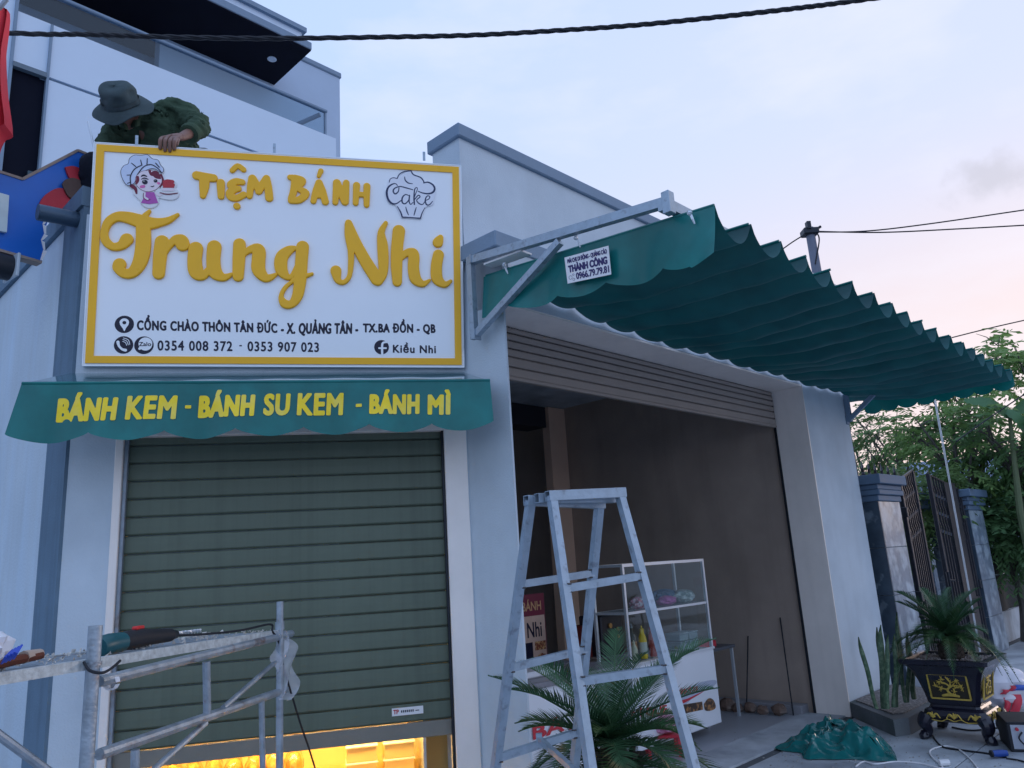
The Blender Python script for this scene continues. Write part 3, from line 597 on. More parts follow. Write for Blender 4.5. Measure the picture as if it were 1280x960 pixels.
ink([[(480,460,24),(530,500,20),(545,560,10)],[(870,320,16),(890,400,20),(860,470,10)]], [facep], M_MAROON, .0014, 'hair', .0012)
ink([], [facep], M_SKINP, .0018, 'face', -.0016)
ink([[(560,345,18),(560,390,22),(545,430,14)],[(720,262,18),(740,310,16),(790,300,44),(820,330,40),(860,360,14)]], [], M_MAROON, .0022, 'fringe')
ink([[(655,410,34),(660,414,34)],[(798,395,24),(800,398,24)],[(612,335,6),(640,322,9),(680,336,6)],[(612,375,4),(650,360,7),(700,375,5)],[(740,470,4),(760,474,5),(778,462,4)],
     [(480,160,4),(535,205,5)],[(600,120,4),(615,175,5)],[(690,100,4),(685,175,5)],[(800,160,5),(850,215,5)],[(420,320,4),(460,318,4)],[(425,430,4),(470,412,4)],[(560,310,5),(640,210,5),(740,180,5),(830,230,5),(880,290,5)],[(470,455,5),(465,340,5),(520,240,5),(620,185,5)]], [], M_BLACK, .0028, 'line_drawing')
ink([[(645,398,7),(646,399,7)],[(792,386,6),(793,386,6)]], [], M_WHITE, .0034, 'eye_glint')
ink([[(610,475,20),(640,470,22)],[(832,425,14),(845,430,18)]], [], M_PINKS, .0032, 'cheeks')
ink([], [bodyp], mat('magenta_ink', (.48, .10, .42), .5, var=.04, bump=0), .0022, 'apron')
ink([[(655,560,14),(650,610,16),(690,640,16)],[(800,560,14),(850,590,14),(900,560,10)]], [], M_SKINP, .0030, 'sleeves')
ink([[(860,555,7),(960,575,9),(1090,560,7)],[(640,560,4),(640,620,5),(690,655,4),(730,640,4)]], [], M_MAROON, .0034, 'tray')
ink([[(905,510,22),(1030,512,22)]], [], M_SKINP, .0032, 'cake_base'); ink([[(920,410,24),(960,400,26),(1025,408,24)],[(920,450,28),(1030,450,26)],[(905,480,10),(1040,480,10)]], [], M_RED, .0038, 'cake_topping')
# ---- raised plate: cupcake outline with lettering
ZC = (470, 200, 10.667)
cp = plate(ZC, [[(240,470,110),(300,500,90),(650,540,90),(700,560,60)]], [[(180,260),(290,240),(450,150),(640,290),(770,330),(790,420),(760,560),(650,640),(595,780),(345,775),(270,610),(150,540),(135,420)]], .0035, name='cupcake_emblem', m=mat('white_emblem', (.80, .82, .90), .4, var=.02, bump=0))
def cink(strokes, name): flat(ZC, [[(x, y, r*1.2) for x, y, r in st] for st in strokes], [], mat('dark_navy_ink', (.02, .035, .10), .5, var=.02, bump=0), .0095, cp, name, 6, .0017)
cink([[(175,305,5),(190,262,5),(230,245,5),(280,255,6)],[(282,255,6),(310,200,6),(370,165,7),(465,152,8)],[(465,155,8),(500,205,8),(590,240,8),(632,290,8),(635,315,7)],[(635,315,7),(690,305,9),(750,335,11),(780,385,12),(760,435,12),(700,458,10),(620,448,8),(560,425,6)],[(380,235,5),(390,280,8),(430,315,8),(485,325,4)]], 'cream_outline')
cink([[(285,350,5),(260,325,6),(220,330,8),(165,370,11),(142,440,13),(160,530,13),(210,585,11),(270,590,8),(330,550,6)],[(490,405,6),(400,380,8),(320,362,7),(250,385,8),(228,425,9),(255,460,9),(295,430,7),(305,380,6)],
      [(430,480,6),(390,470,7),(350,510,9),(350,575,9),(390,590,8),(435,540,6),(445,480,8),(440,560,8),(460,600,6),(490,575,5)],[(510,600,9),(505,500,9),(515,400,7),(540,375,5),(550,395,5),(530,450,5),(508,510,6)],[(510,540,6),(560,480,7),(585,500,7),(540,545,6),(575,590,8),(620,600,6),(650,560,5)],
      [(650,550,5),(700,530,6),(715,495,6),(680,490,7),(655,540,8),(670,600,9),(710,605,7),(752,560,5)]], 'lettering')
cink([[(285,630,6),(325,700,9),(350,770,9)],[(350,770,9),(460,775,7),(590,785,8)],[(590,785,8),(615,710,6),(650,645,4)],[(395,635,4),(410,690,8),(432,740,5)],[(535,640,4),(520,690,8),(505,745,5)]], 'cup_outline')
# little fixing tabs along the top
for px, py in ((171, 176), (343, 186), (530, 196)):
    x, z_ = sg(px, py); b = MB(); b.box((-.014, .0, 0), (.014, .004, .075)); b.lathe([(.004, -.004), (.004, .006)], (0, 0, 0), 6); 
    b = MB(); b.box((x-.009, 0, z_-.03), (x+.009, .003, z_+.036)); b.mapv(lambda p: Vector((p.x, sgp(0, .001, p.z).y-.003+p.y, p.z))); sign.part('fixing_tab', b, M_GALV)
# ================================================================== FRONT CANOPY WITH PRINTED VALANCE
can = T('front_canopy', 'short teal tarpaulin canopy with yellow printed valance above the green shutter', 'awning', Fr, (-1.2, -.2, 2.7))
X0, X1, YF, ZT = -2.51, .085, -.45, 2.725
def can_top(u, v):     # v 0 at wall
    x = X0+(X1-X0)*u; xb = -2.42+(2.40)*u; return (xb+(x-xb)*v, -.0-.45*v, 2.90-(.175)*v+.003*math.sin(u*40)*v*(1-v))
b = MB(); b.grid(can_top, 60, 8); can.part('top_cloth', b, mat('wet_teal_tarpaulin', (.01, .13, .15), .05, var=.1, vs=4, bump=.01, bs=3, coat=1.0), smooth=True)
b = MB(); b.tube([(X0, YF, ZT), (X1, YF, ZT)], .011, 8); can.part('front_tube', b, M_TEAL)
for xx in (X0+.01, X1-.01):
    b = MB(); b.tube([(xx, YF, ZT-.01), (max(min(xx, 0), -2.42), -.01, 2.88)], .010, 6); can.part('side_tube', b, M_GALVD)
NSC = 7
def val_wave(x, d):   # outward bulge of the cloth at depth d (0 top .. 1 bottom)
    return -.006-d*(.020*math.sin(x*9.3+1)+.012*math.sin(x*17.1+.4)+.006*math.sin(x*33))-.012*d
def val_h(x):
    t = (x-X0)/(X1-X0)*NSC; t -= math.floor(t); edge = (x-X0)/(X1-X0)
    return .262+.048*math.sin(math.pi*t)**.75+.022*(1-edge)
def valf(u, v):
    x = X0+(X1-X0)*u; h = val_h(x); sk = -.05*(1-u)**6*v; return (x+sk, YF+val_wave(x, v), ZT-h*v)
b = MB(); b.grid(valf, 280, 10); can.part('valance', b, M_TEAL, smooth=True)
# printed words follow the cloth
def canword(txt, x0p, x1p, ybp, ytp):
    a = onY(Fr, x0p, ybp, YF); c = onY(Fr, x1p, ybp-(x1p-x0p)*0.012, YF); t = onY(Fr, x0p, ytp, YF); w_, h_ = c.x-a.x, t.z-a.z
    vs, fs_ = text2d(txt, w_, h_, .050 if len(txt) > 1 else .25, n=44, space=1.12); mb = MB()
    def P(x, y, out=.004):
        X = a.x+x+(y*.05); Z = a.z+y; d = (ZT-Z)/val_h(X); return (X, YF+val_wave(X, d)-out, Z)
    mb.add([P(x, y) for x, y in vs], fs_)
    can.part('lettering', mb, M_YELP)
for a in (('BÁNH', 69, 146, 528, 491), ('KEM', 157, 220, 525.5, 495.5), ('-', 231.5, 239, 511, 507), ('BÁNH', 247, 318, 522.5, 488), ('SU', 329, 362, 520.5, 492.5), ('KEM', 371, 428.5, 520, 492), ('-', 444.5, 452, 510, 506), ('BÁNH', 461, 524, 519, 487.5), ('MÌ', 534, 563, 519, 487.5)): canword(*a)

# ================================================================== BIG FOLDING AWNING OVER THE SIDE BAY
aw = T('folding_awning', 'large dark teal folding awning hanging in waves over the open side bay', 'awning', S, (3.0, -.8, 3.3))
NO, S0, PIT, NW = -1.58, -.025, .3635, 17
S1 = S0+PIT*NW
def ztop(y, s=0):
    zi = 3.335+.143*max(0, 1-max(s, 0)/1.1); return zi+(3.338-zi)*(-y/1.58)
def fold(u, v):
    s = S0+(S1-S0)*u; t = (s-S0)/PIT; fk = min(int(t), NW-1); t -= fk; y = .14+(NO-.14)*v
    ph = fk*1.7; sag = (.165+.020*math.sin(ph))*(math.sin(math.pi*min(max(t, 0), 1)))**.62
    sag *= .92+.10*math.sin(v*3+ph); wob = .006*math.sin(v*9+ph*2)+.004*math.sin(v*23+t*7+ph)
    return (s+wob*math.sin(math.pi*t), y+.012*math.sin(ph*3)*(v > .99), ztop(y, s)-sag*(.30+.70*min(1, max(0, -y)/.7))+.004*math.sin(v*31+ph)*math.sin(math.pi*t))
b = MB(); b.grid(fold, NW*16, 26); b.v = [p if not (p.y > -.02 and p.x > -.0 and p.x < 5.62) else Vector((p.x, -.02, p.z)) for p in b.v]
aw.part('cloth', b, M_TEALW, smooth=True)
for k in range(NW+1):
    s = S0+PIT*k; b = MB(); y0 = .12 if k == 0 else -.025
    b.tube([(s, y0, ztop(y0, s)+.004), (s, NO+.004, ztop(NO, s)+.004)], .0085, 6); aw.part('cross_rod', b, M_TEAL)
def nearval(u, v):
    y = .14+(NO-.14)*u; t = u*4.6+.35; t -= math.floor(t); h = .255+.045*math.sin(math.pi*t)**.7+(.01 if u > .9 else 0)
    return (S0-.004-.022*math.sin(u*15)*v-.03*v*math.sin(u*6+1)-.010*math.sin(u*31+v*2)*v-.03*v*max(0, u-.85)*6*v, y, ztop(y)-h*v)
b = MB(); b.grid(nearval, 160, 8); nv = aw.part('near_valance', b, M_TEAL, smooth=True)
def farval(u, v):
    y = .0+(NO-.0)*u; t = u*8; t -= math.floor(t); h = .17+.045*math.sin(math.pi*t)**.7
    return (S1+.006+.014*math.sin(u*19)*v, y, ztop(y, S1)-h*v)
b = MB(); b.grid(farval, 160, 6); aw.part('far_valance', b, M_TEAL, smooth=True)
# dealer's sticker on the near valance
def onV(px, py): return onX(S, px, py, S0-.045)
c4 = [onV(*p) for p in ((709.5, 354.5), (764, 343), (760.5, 307), (705.5, 322))]      # BL BR TR TL
def stp(u, v, o=0):
    p = c4[0]*(1-u)*(1-v)+c4[1]*u*(1-v)+c4[2]*u*v+c4[3]*(1-u)*v; return Vector((p.x-o, p.y, p.z))
b = MB(); b.grid(lambda u, v: stp(u, v), 6, 4); b.grid(lambda u, v: stp(u, v, -.002), 6, 4); sk_ = aw.part('sticker', b, M_WHITE, nv, label='white dealer sticker with dark blue print')
def sttext(txt, u0, u1, v0, v1, bold=.03):
    vs, fs_ = text2d(txt, 1, 1, bold, asp=((u1-u0)*.40, (v1-v0)*.24)); mb = MB(); mb.add([stp(u0+(u1-u0)*x, v0+(v1-v0)*y, .0016) for x, y in vs], fs_); return mb
lt = sttext('MÁI CHE DI ĐỘNG - QUẢNG CÁO', .06, .96, .70, .96, .03)
for a in (sttext('THÀNH CÔNG', .06, .95, .38, .72, .05), sttext('0966.79.79.81', .22, .97, .08, .33, .04)): lt.add(a.v, a.f)
def ring(cx, cy, r, t=.012):
    n = 14; vs = []
    for i in range(n):
        a = 2*math.pi*i/n
        for rr in (r, r-t): vs.append(stp(cx+rr*.55*math.cos(a), cy+rr*math.sin(a), .0016))
    lt.add(vs, [(2*i, 2*i+1, (2*i+3) % (2*n), (2*i+2) % (2*n)) for i in range(n)])
ring(.09, .20, .075); ring(.16, .11, .05); ring(.16, .28, .04)
# merge sticker print onto the valance as a part of the thing
aw.part('sticker_lettering', lt, M_NAVY, nv)
# steel frame
af = T('steel_wall_bracket', 'galvanised steel arm and rail frame holding the dark teal awning above the pillar', 'bracket', S, (-.09, .2, 3.1))
xa = -.09; A0 = onX(S, 588, 326, xa); A1 = onX(S, 836, 252, xa); B0 = onX(S, 599, 418, xa); B1 = onX(S, 700, 302, xa)
P0 = Vector((xa, A0.y, A0.z)); P1 = Vector((xa, A1.y, A1.z))
b = MB(); b.bar(P0, P1, .045, .052); af.part('arm', b, M_GALV)
PB = Vector((xa, A0.y+.0, B0.z-.02)); b = MB(); b.bar(PB, P0+Vector((0, 0, .026)), .045, .04); b.box((xa-.03, PB.y-.035, PB.z-.01), (xa+.03, PB.y-.022, PB.z+.06)); b.box((xa-.03, PB.y-.035, P0.z-.03), (xa+.03, PB.y-.022, P0.z+.03)); af.part('wall_post', b, M_GALV)
b = MB(); b.bar(PB+Vector((0, -.03, .03)), Vector((xa, B1.y, B1.z)), .042, .042); af.part('brace', b, M_GALV)
b = MB(); b.box((xa-.028, P1.y-.02, P1.z-.07), (xa+.028, P1.y+.028, P1.z+.055), .003); b.bar(P1+Vector((.0, .03, -.045)), P1+Vector((.0, .03, .02)), .05, .05); af.part('end_plate', b, M_GALV)
b = MB(); b.bar(P1+Vector((.03, .03, .0)), Vector((S1-.05, P1.y+.03, P1.z+.02)), .045, .06); af.part('outer_rail', b, M_GALV)
b = MB(); b.bar(Vector((.02, .02-.05, 3.53)), Vector((5.5, -.03, 3.53)), .03, .03); af.part('wall_rail', b, M_GALV)
for px, py in ((630, 331), (720, 297), (862, 266)):
    p = onX(S, px, py, xa+.02); b = MB(); b.tube([(p.x, p.y, p.z+.015), (p.x+.01, p.y, p.z-.01), (p.x+.012, p.y-.006, p.z-.035), (p.x+.02, p.y-.010, p.z-.06)], [.012, .008, .007, .004], 6); b.blob((p.x, p.y, p.z), .014, 6, 4, .2); af.part('hook', b, M_ALU)
sf = MB(); sf.bar(P0.lerp(P1, .08)+Vector((.05, 0, -.05)), P0.lerp(P1, .30)+Vector((.05, 0, -.03)), .10, .012); af.part('white_plate', sf, M_WHITE)
fb = T('far_awning_bracket', 'small dark steel bracket under the far corner of the teal awning', 'bracket', S, (5.5, -.02, 3.0))
b = MB(); b.bar((5.55, -.03, 2.98), (5.55, -.03, 3.30), .05, .05); b.box((5.51, -.012, 2.95), (5.59, -.001, 3.05)); fb.part('post', b, M_DKGREY)
b = MB(); b.bar((5.55, -.05, 3.02), (5.58, -.40, 3.30), .045, .045); fb.part('brace', b, M_DKGREY)
# ================================================================== BUILDING BEHIND
def BX(px, py, w=6.0): p = onY(S, px, py, w); return p
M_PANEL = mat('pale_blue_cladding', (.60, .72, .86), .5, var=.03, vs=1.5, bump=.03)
bb = T('tall_house', 'tall pale blue house with glass balcony rail and dark soffit behind the shop', 'building', S, (0, 6, 0))
zw = 8.28; seam = 7.55
b = MB(); b.box((-9, 6, 0), (-1.72, 6.2, 12)); b.box((-1.69, 6, seam+.02), (-1.345, 6.2, zw)); b.box((-1.32, 6, seam+.02), (2.64, 6.2, zw)); b.box((-1.32, 6, 0), (2.64, 6.2, seam-.02)); bb.part('front_wall', b, M_PANEL)
b = MB(); b.box((-1.74, 6.03, seam), (-1.31, 6.06, zw-.01)); b.box((-1.4, 6.03, seam-.03), (2.6, 6.06, seam+.03)); b.box((-1.722, 5.97, 5), (-1.69, 6.05, 12)); b.box((-1.345, 5.97, 4.5), (-1.318, 6.05, zw-.02)); bb.part('joint_strip', b, M_DKGREY)
b = MB(); b.box((-1.69, 5.96, seam-.02), (-1.345, 6.03, seam+.04)); wf = bb.part('window_frame', b, mat('grey_window_frame', (.12, .17, .22), .4))
b = MB(); b.box((-1.69, 6.04, 3.0), (-1.345, 6.045, seam)); bb.part('window_pane', b, mat('dark_window', (.006, .008, .018), .7, bump=0, var=0, spec=.1), wf)
b = MB(); b.box((-1.44, 5.99, 4.5), (-1.35, 6.03, 6.3)); bb.part('curtain', b, mat('dark_teal_curtain', (.05, .09, .12), .7), wf)
b = MB(); b.box((-6, 6.08, zw), (2.5, 6.095, 8.72)); bb.part('glass_balustrade', b, M_TINT)
b = MB(); b.box((-6, 6.05, 8.72), (2.53, 6.12, 8.765), .01); bb.part('handrail', b, M_DKGREY)
b = MB(); b.box((2.49, 6.075, zw), (2.52, 6.11, 8.72)); b.bar((1.9, 7.1, 8.45), (2.45, 6.15, 8.70), .05, .05); bb.part('rail_post', b, M_DKGREY)
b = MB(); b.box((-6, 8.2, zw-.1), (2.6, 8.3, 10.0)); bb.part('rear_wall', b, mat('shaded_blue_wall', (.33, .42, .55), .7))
b = MB(); b.box((-6, 6.2, zw-.1), (2.6, 8.2, zw)); bb.part('balcony_floor', b, M_CONC)
for k, x in enumerate((-1.5, -.4, .7, 1.6)):
    b = MB(); b.box((x, 8.16, zw), (x+.5, 8.2, 9.8)); bb.part('door_panel', b, mat('pale_curtain', (.45, .42, .47), .7, var=.1) if k % 2 else mat('blue_door_panel', (.25, .36, .50), .3))
p = onZ(S, 390, 62.5, 10.0); q_ = onZ(S, 345, 101, 10.0)
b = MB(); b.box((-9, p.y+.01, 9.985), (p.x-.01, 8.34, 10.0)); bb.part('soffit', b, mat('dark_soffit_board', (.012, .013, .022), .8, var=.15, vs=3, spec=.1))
b = MB(); b.box((-9, p.y, 10.005), (p.x, 8.35, 10.14), .01); bb.part('fascia', b, M_DKGREY)
b = MB(); b.box((-9, p.y+.12, 10.14), (p.x-.12, 8.35, 10.34)); bb.part('roof_edge', b, M_PANEL)
b = MB(); b.box((-9, p.y+.06, 10.34), (p.x-.06, 8.35, 10.42)); bb.part('roof_cap', b, M_DKGREY)
dl = onZ(S, 340, 73, 9.99); b = MB(); b.lathe([(.07, 0), (.075, -.012), (.055, -.015), (.05, -.006)], (dl.x, dl.y, 9.984), 20); bb.part('downlight', b, M_ALU)
e1 = BX(383, 71, 7.6); e2 = BX(424.5, 92, 7.6); zt_ = (e1.z+e2.z)/2
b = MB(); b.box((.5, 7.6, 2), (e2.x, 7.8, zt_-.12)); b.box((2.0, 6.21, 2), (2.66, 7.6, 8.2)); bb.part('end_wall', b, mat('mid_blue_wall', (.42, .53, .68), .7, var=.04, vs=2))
b = MB(); b.box((.5, 7.57, zt_-.12), (e2.x+.03, 7.85, zt_), .02); bb.part('end_wall_coping', b, M_DKGREY)

# ================================================================== NEIGHBOUR'S BLUE SIGN
NF = Frame(at(52, 328, 4.75)*1, (math.sin(math.radians(35)), math.cos(math.radians(35))))
NF.o.z = 0
def nb(px, py, o=0): p = onY(NF, px, py, -o); return (p.x, p.z)
ns_ = T('blue_signboard', "neighbour's blue signboard with zigzag top, white letter and red shape", 'shop sign', NF, (nb(0, 300)[0], 0, nb(0, 312)[1]))
poly = [nb(*p) for p in ((-150,268),(0,313),(52,328),(57,285),(62,268),(83,261),(112,232),(112,194),(97,188),(28,224),(0,215),(-150,165))]
b = MB(); b.prism(poly[::-1], 0, .06, 'y'); ns_.part('board', b, mat('cobalt_blue_panel', (.015, .15, .60), .3, var=.08, vs=3, bump=.03))
for A, B_ in (((-150,268),(0,313)),((0,313),(52,328)),((112,194),(97,188)),((97,188),(28,224)),((28,224),(0,215)),((0,215),(-150,165))):
    a, c = nb(*A), nb(*B_); b = MB(); b.bar((a[0], .03, a[1]), (c[0], .03, c[1]), .075, .018, up=(0, 0, 1)); ns_.part('edge_board', b, mat('raw_wood_edge', (.33, .26, .22), .7, var=.2, vs=20))
def nshape(pts, m, nm, d0, d1, sm=True):
    pp = smooth_path([nb(*p) for p in pts]+[nb(*pts[0])], 5)[:-1] if sm else [nb(*p) for p in pts]
    b = MB(); b.prism(pp, -d0, -d1, 'y'); ns_.part(nm, b, m)
nshape([(48,270),(47,258),(56,244),(74,236),(92,246),(84,258),(66,268)], M_RED, 'red_shape', .004, .02)
nshape([(80,210),(92,209),(108,218),(112,232),(98,230),(86,224)], M_RED, 'red_shape', .004, .02)
nshape([(75,232),(80,226),(92,225),(109,236),(98,246),(92,252),(82,246)], mat('dark_brown_panel', (.10, .06, .05), .5), 'brown_shape', .022, .034)
nshape([(-12,240),(9,246),(6,292),(-14,288)], mat('pale_letter_face', (.62, .72, .74), .4, bump=0), 'letter', .004, .03, False)
# broken film along the ragged right edge
b = MB(); pr = [nb(x, y, .002) for x, y in ((57,268),(53,280),(55,292),(51,300),(54,312),(50,325))]
for i in range(5): 
    a, c = pr[i], pr[i+1]; b.add([(a[0], -.004, a[1]), (a[0]+.022, -.01, a[1]-.01), (c[0]+.012, -.006, c[1]), (c[0], -.004, c[1])], [(0, 1, 2, 3)])
ns_.part('torn_film', b, M_WHITE)
bx = T('awning_box', 'dark rolled awning housing with pale end cap below the blue signboard', 'awning', NF, (nb(0, 340)[0], 0, nb(0, 340)[1]))
a = nb(-60, 305); c = nb(20, 344); t_ = nb(20, 326)
b = MB(); b.tube([(nb(-150, 300)[0], .03, t_[1]-.05), (c[0]-.03, .03, (c[1]+t_[1])/2)], .085, 14); bx.part('roller', b, M_ROD, smooth=True)
b = MB(); b.box((c[0]-.03, -.08, c[1]-.03), (c[0]-.012, .12, t_[1]+.03), .004); bx.part('end_cap', b, mat('pale_end_cap', (.50, .58, .64), .4))
# tube end sticking out at the top of the pilaster
tb = onX(S, 92, 276, SX-.03); b = MB(); b.tube([(SX+.1, tb.y-.02, tb.z+.01), (SX-.24, tb.y-.02, tb.z-.01)], .052, 16); b.tube([(SX-.24, tb.y-.02, tb.z-.01), (SX-.2, tb.y-.02, tb.z-.01)], .046, 16)
single('steel_pipe', b, mat('dark_blue_pipe', (.06, .10, .15), .35, .5), 'short dark steel pipe end poking out at the top of the dark pilaster', 'pipe', S, (SX, tb.y, tb.z), smooth=True)

# ================================================================== RED FLAG
FE = [(2, 3), (8, 6), (7, 60), (11, 120), (15, 158), (9, 166), (8, 188), (3, 196)]
def flagp(u, v):
    k = v*(len(FE)-1); i = min(int(k), len(FE)-2); t = k-i; ex = FE[i][0]+(FE[i+1][0]-FE[i][0])*t; ey = FE[i][1]+(FE[i+1][1]-FE[i][1])*t
    P_ = at(ex-4-48*(1-u)*(.35+.65*min(1, v*2)), ey+14*(1-u)*(v > .5), 4.2); return (P_.x, P_.y+.05*math.sin(u*14+v*4)+.03*math.sin(u*29+v*2)+.02*math.sin(v*13), P_.z)
fl = T('red_flag', 'red cloth flag hanging limp at the left edge above the blue signboard', 'flag', W, tuple(at(-20, 330, 4.2)))
b = MB(); b.grid(flagp, 30, 24); fl.part('cloth', b, mat('red_cloth', (.62, .03, .05), .75, var=.1, vs=8, bump=.1), smooth=True)
pt = at(8, 4, 4.2); b = MB(); b.tube([(pt.x-.3, 4.22, 0), (pt.x-.3, 4.22, pt.z-.4), (pt.x-.0, 4.2, pt.z+.03)], .014, 8); fl.part('pole', b, M_GALVD)

# ================================================================== CABLES
def cable(name, label, pts, r, n=2, tw=40, m=M_RUB, cat='cable', group=None):
    P = smooth_path([tuple(p) for p in pts], 14); t = T(name, label, cat, W, P[0], group=group)
    for s_ in range(n):
        b = MB(); Q = []
        for i, p in enumerate(P):
            a = i/len(P)*tw+s_*2*math.pi/n; Q.append(Vector(p)+Vector((0, math.cos(a), math.sin(a)))*(r*.9 if n > 1 else 0))
        b.tube(Q, r, 6, cap=False); t.part('strand', b, m, smooth=True)
    return t
cable('twisted_power_cable', 'thick twisted black power cable crossing the sky above the sign', [at(x, y, 5) for x, y in ((-260,24),(8,41),(110,43),(200,46),(330,48),(470,46.5),(590,44),(700,38),(800,31),(900,21),(990,11),(1070,1),(1200,-18),(1400,-52))], .0108, 3, 150)
up = T('utility_pole', 'slim grey utility pole with clamp behind the folding awning', 'utility pole', W, (at(1019, 335, 15).x, 15, 0))
tp = at(1012, 288, 15); b = MB(); b.tube([(tp.x+.1, 15, 0), (tp.x, 15, tp.z+.05)], [.13, .09], 12); up.part('pole', b, mat('grey_pole', (.16, .18, .24), .7), smooth=True)
b = MB(); b.box((tp.x-.17, 14.86, tp.z-.12), (tp.x+.15, 15.12, tp.z+.02), .02); b.box((tp.x-.10, 14.83, tp.z-.02), (tp.x-.02, 14.95, tp.z+.14)); b.tube([(tp.x+.1, 14.95, tp.z-.02), (tp.x+.22, 14.95, tp.z+.05)], .03, 6); up.part('clamp', b, M_ROD)
for lab, pts in (('upper thin wire running right from the utility pole', ((1014,290),(1080,289),(1160,280),(1290,261))), ('lower thin wire running right from the utility pole', ((1014,289),(1100,290.5),(1200,286),(1290,281))), ('short wire dropping left from the utility pole behind the awning', ((1010,291),(990,303),(960,325))), ('thin dangling wire beside the utility pole clamp', ((1020,290),(1024,300),(1019,330)))):
    cable('overhead_wire', lab, [at(x, y, 14.9) for x, y in pts], .014, 1, group='thin wires at the utility pole')
cable('overhead_wire', 'thin wire crossing at the right edge above the trees', [at(x, y, 13) for x, y in ((1190,422),(1240,409.5),(1300,396))], .011, 1)
cable('overhead_wire', 'thin dark wire crossing in front of the big green tree at right', [at(x, y, 10) for x, y in ((1195,552),(1240,520),(1300,480))], .009, 1)

# ================================================================== SCAFFOLD
def tb_(b, a, c, r, n=10): b.tube([a, c], r, n)
A_ = at(119.5, 829, 2.7); C_ = at(350, 790, 4.15); dv = Vector((C_.x-A_.x, C_.y-A_.y, 0)).normalized(); nvv = Vector((dv.y, -dv.x, 0))
def onP(px, py): return hit(px, py, A_, nvv)
M_SC = mat('scuffed_galvanised_tube', (.36, .42, .48), .42, .6, var=.3, vs=14, bump=.25, bs=70, col2=(.22, .13, .10), c2=(.60, .72), c2s=9)
sc_ = T('scaffold_frame', 'galvanised tube scaffold frame with a dusty walkway plank before the shutter', 'scaffold', W, (A_.x, A_.y, 0))
b = MB(); p = onP(119.5, 782); b.tube([(p.x-.005, p.y, 0), (p.x, p.y, p.z)], .0225, 14); b.lathe([(.027, -.006), (.027, .006)], (p.x, p.y, onP(119.5, 829).z), 14); sc_.part('post', b, M_SC, smooth=True)
b = MB(); p = onP(350, 752); b.tube([(p.x+.01, p.y, 0), (p.x, p.y, p.z)], .0185, 12); b.lathe([(.024, -.02), (.024, .02)], (p.x, p.y, onP(350, 782).z), 12); sc_.part('post', b, M_SC, smooth=True)
for a, c, r in (((124,852),(364,792),.019), ((124,943),(357,862),.019), ((258,827),(259,892),.016), ((169,937),(168,1010),.015), ((327,876),(329,1000),.014), ((346,826),(279,885),.0125), ((257,904),(150,1000),.0125)):
    b = MB(); tb_(b, onP(*a), onP(*c), r); sc_.part('cross_tube', b, M_SC, smooth=True)
b = MB(); p0 = at(-20, 905, 2.5); p1 = at(75, 975, 2.7); tb_(b, p0, p1, .014); sc_.part('brace', b, M_SC, smooth=True)
# walkway: near edge rail from left of frame to the far post, mesh deck behind it
D0 = at(112, 830, 2.72); D1 = at(344, 792, 4.12); dd = (D1-D0).normalized(); DL = D0-dd*1.3; side = Vector((-.985, .10, 0))
b = MB(); b.bar(DL, D1+dd*.05, .03, .034); b.bar(DL+side*.36, D1+dd*.05+side*.36, .03, .034); wk = sc_.part('walkway_rail', b, mat('paint_spattered_steel', (.50, .55, .56), .6, .2, var=.35, vs=30, bump=.3, bs=90))
b = MB()
for i in range(66):
    p = DL+dd*(.04*i+.02); b.bar(p+side*.012+Vector((0, 0, .012)), p+side*.35+Vector((0, 0, .012)), .010, .006)
for j in range(7): b.bar(DL+side*(.03+.05*j)+Vector((0, 0, .006)), D1+side*(.03+.05*j)+Vector((0, 0, .006)), .010, .006)
sc_.part('deck_mesh', b, M_SC, kind='stuff')
b = MB()
for i in range(520):      # mortar crumbs and paint flakes caught in the mesh
    t = rnd.random(); p = DL.lerp(D1, t)+side*rnd.uniform(.0, .33)+Vector((0, 0, .018+rnd.uniform(0, .010))); r = rnd.uniform(.004, .013)
    b.add([p+Vector((rnd.uniform(-r, r), rnd.uniform(-r, r), rnd.uniform(-r, r))) for _ in range(4)], [(0, 1, 2), (0, 2, 3), (0, 3, 1), (1, 3, 2)])
sc_.part('mortar_crumbs', b, mat('pale_mortar', (.50, .48, .44), .9, var=.3, vs=40), kind='stuff')
b = MB(); w0 = onP(138, 858)
for k in range(3): b.lathe([(.021, -.002), (.0235, 0), (.021, .002)], (0, 0, 0), 10); 
b = MB(); c0 = onP(139, 853)
for k in range(4):
    P = [c0+dd*(k*.006-.01+.004*math.sin(t/2))+Vector((math.cos(t)*.024, 0, math.sin(t)*.024)) for t in [i*.6 for i in range(11)]]; b.tube(P, .0022, 4)
sc_.part('binding_wire', b, M_WHITE)
# drill lying on the walkway
def dk(t, s=0.0, z=0.0): p = D0+dd*t+side*s+Vector((0, 0, z)); return p
def px_t(px):     # distance along the walkway of a photo column
    lo, hi = -1.5, 1.6
    for _ in range(40):
        m_ = (lo+hi)/2; P = dk(m_); v = P-CAM; fw = Vector((0, math.cos(PITCH), math.sin(PITCH))); up0 = Vector((0, -math.sin(PITCH), math.cos(PITCH))); w_ = v.dot(fw); r_ = v.x/w_*FPX; u_ = v.dot(up0)/w_*FPX
        x_ = 640+r_*math.cos(ROLL)-u_*math.sin(ROLL)
        if x_ < px: lo = m_
        else: hi = m_
    return lo
dr = T('power_drill', 'dark teal and black power drill with spiral bit lying on the scaffold walkway', 'drill', W, tuple(dk(px_t(140), .08)))
t0, t1, t2, t3, t4, t5 = [px_t(x) for x in (142, 170, 208, 229, 241, 265)]
hz_ = .052; sd_ = .06
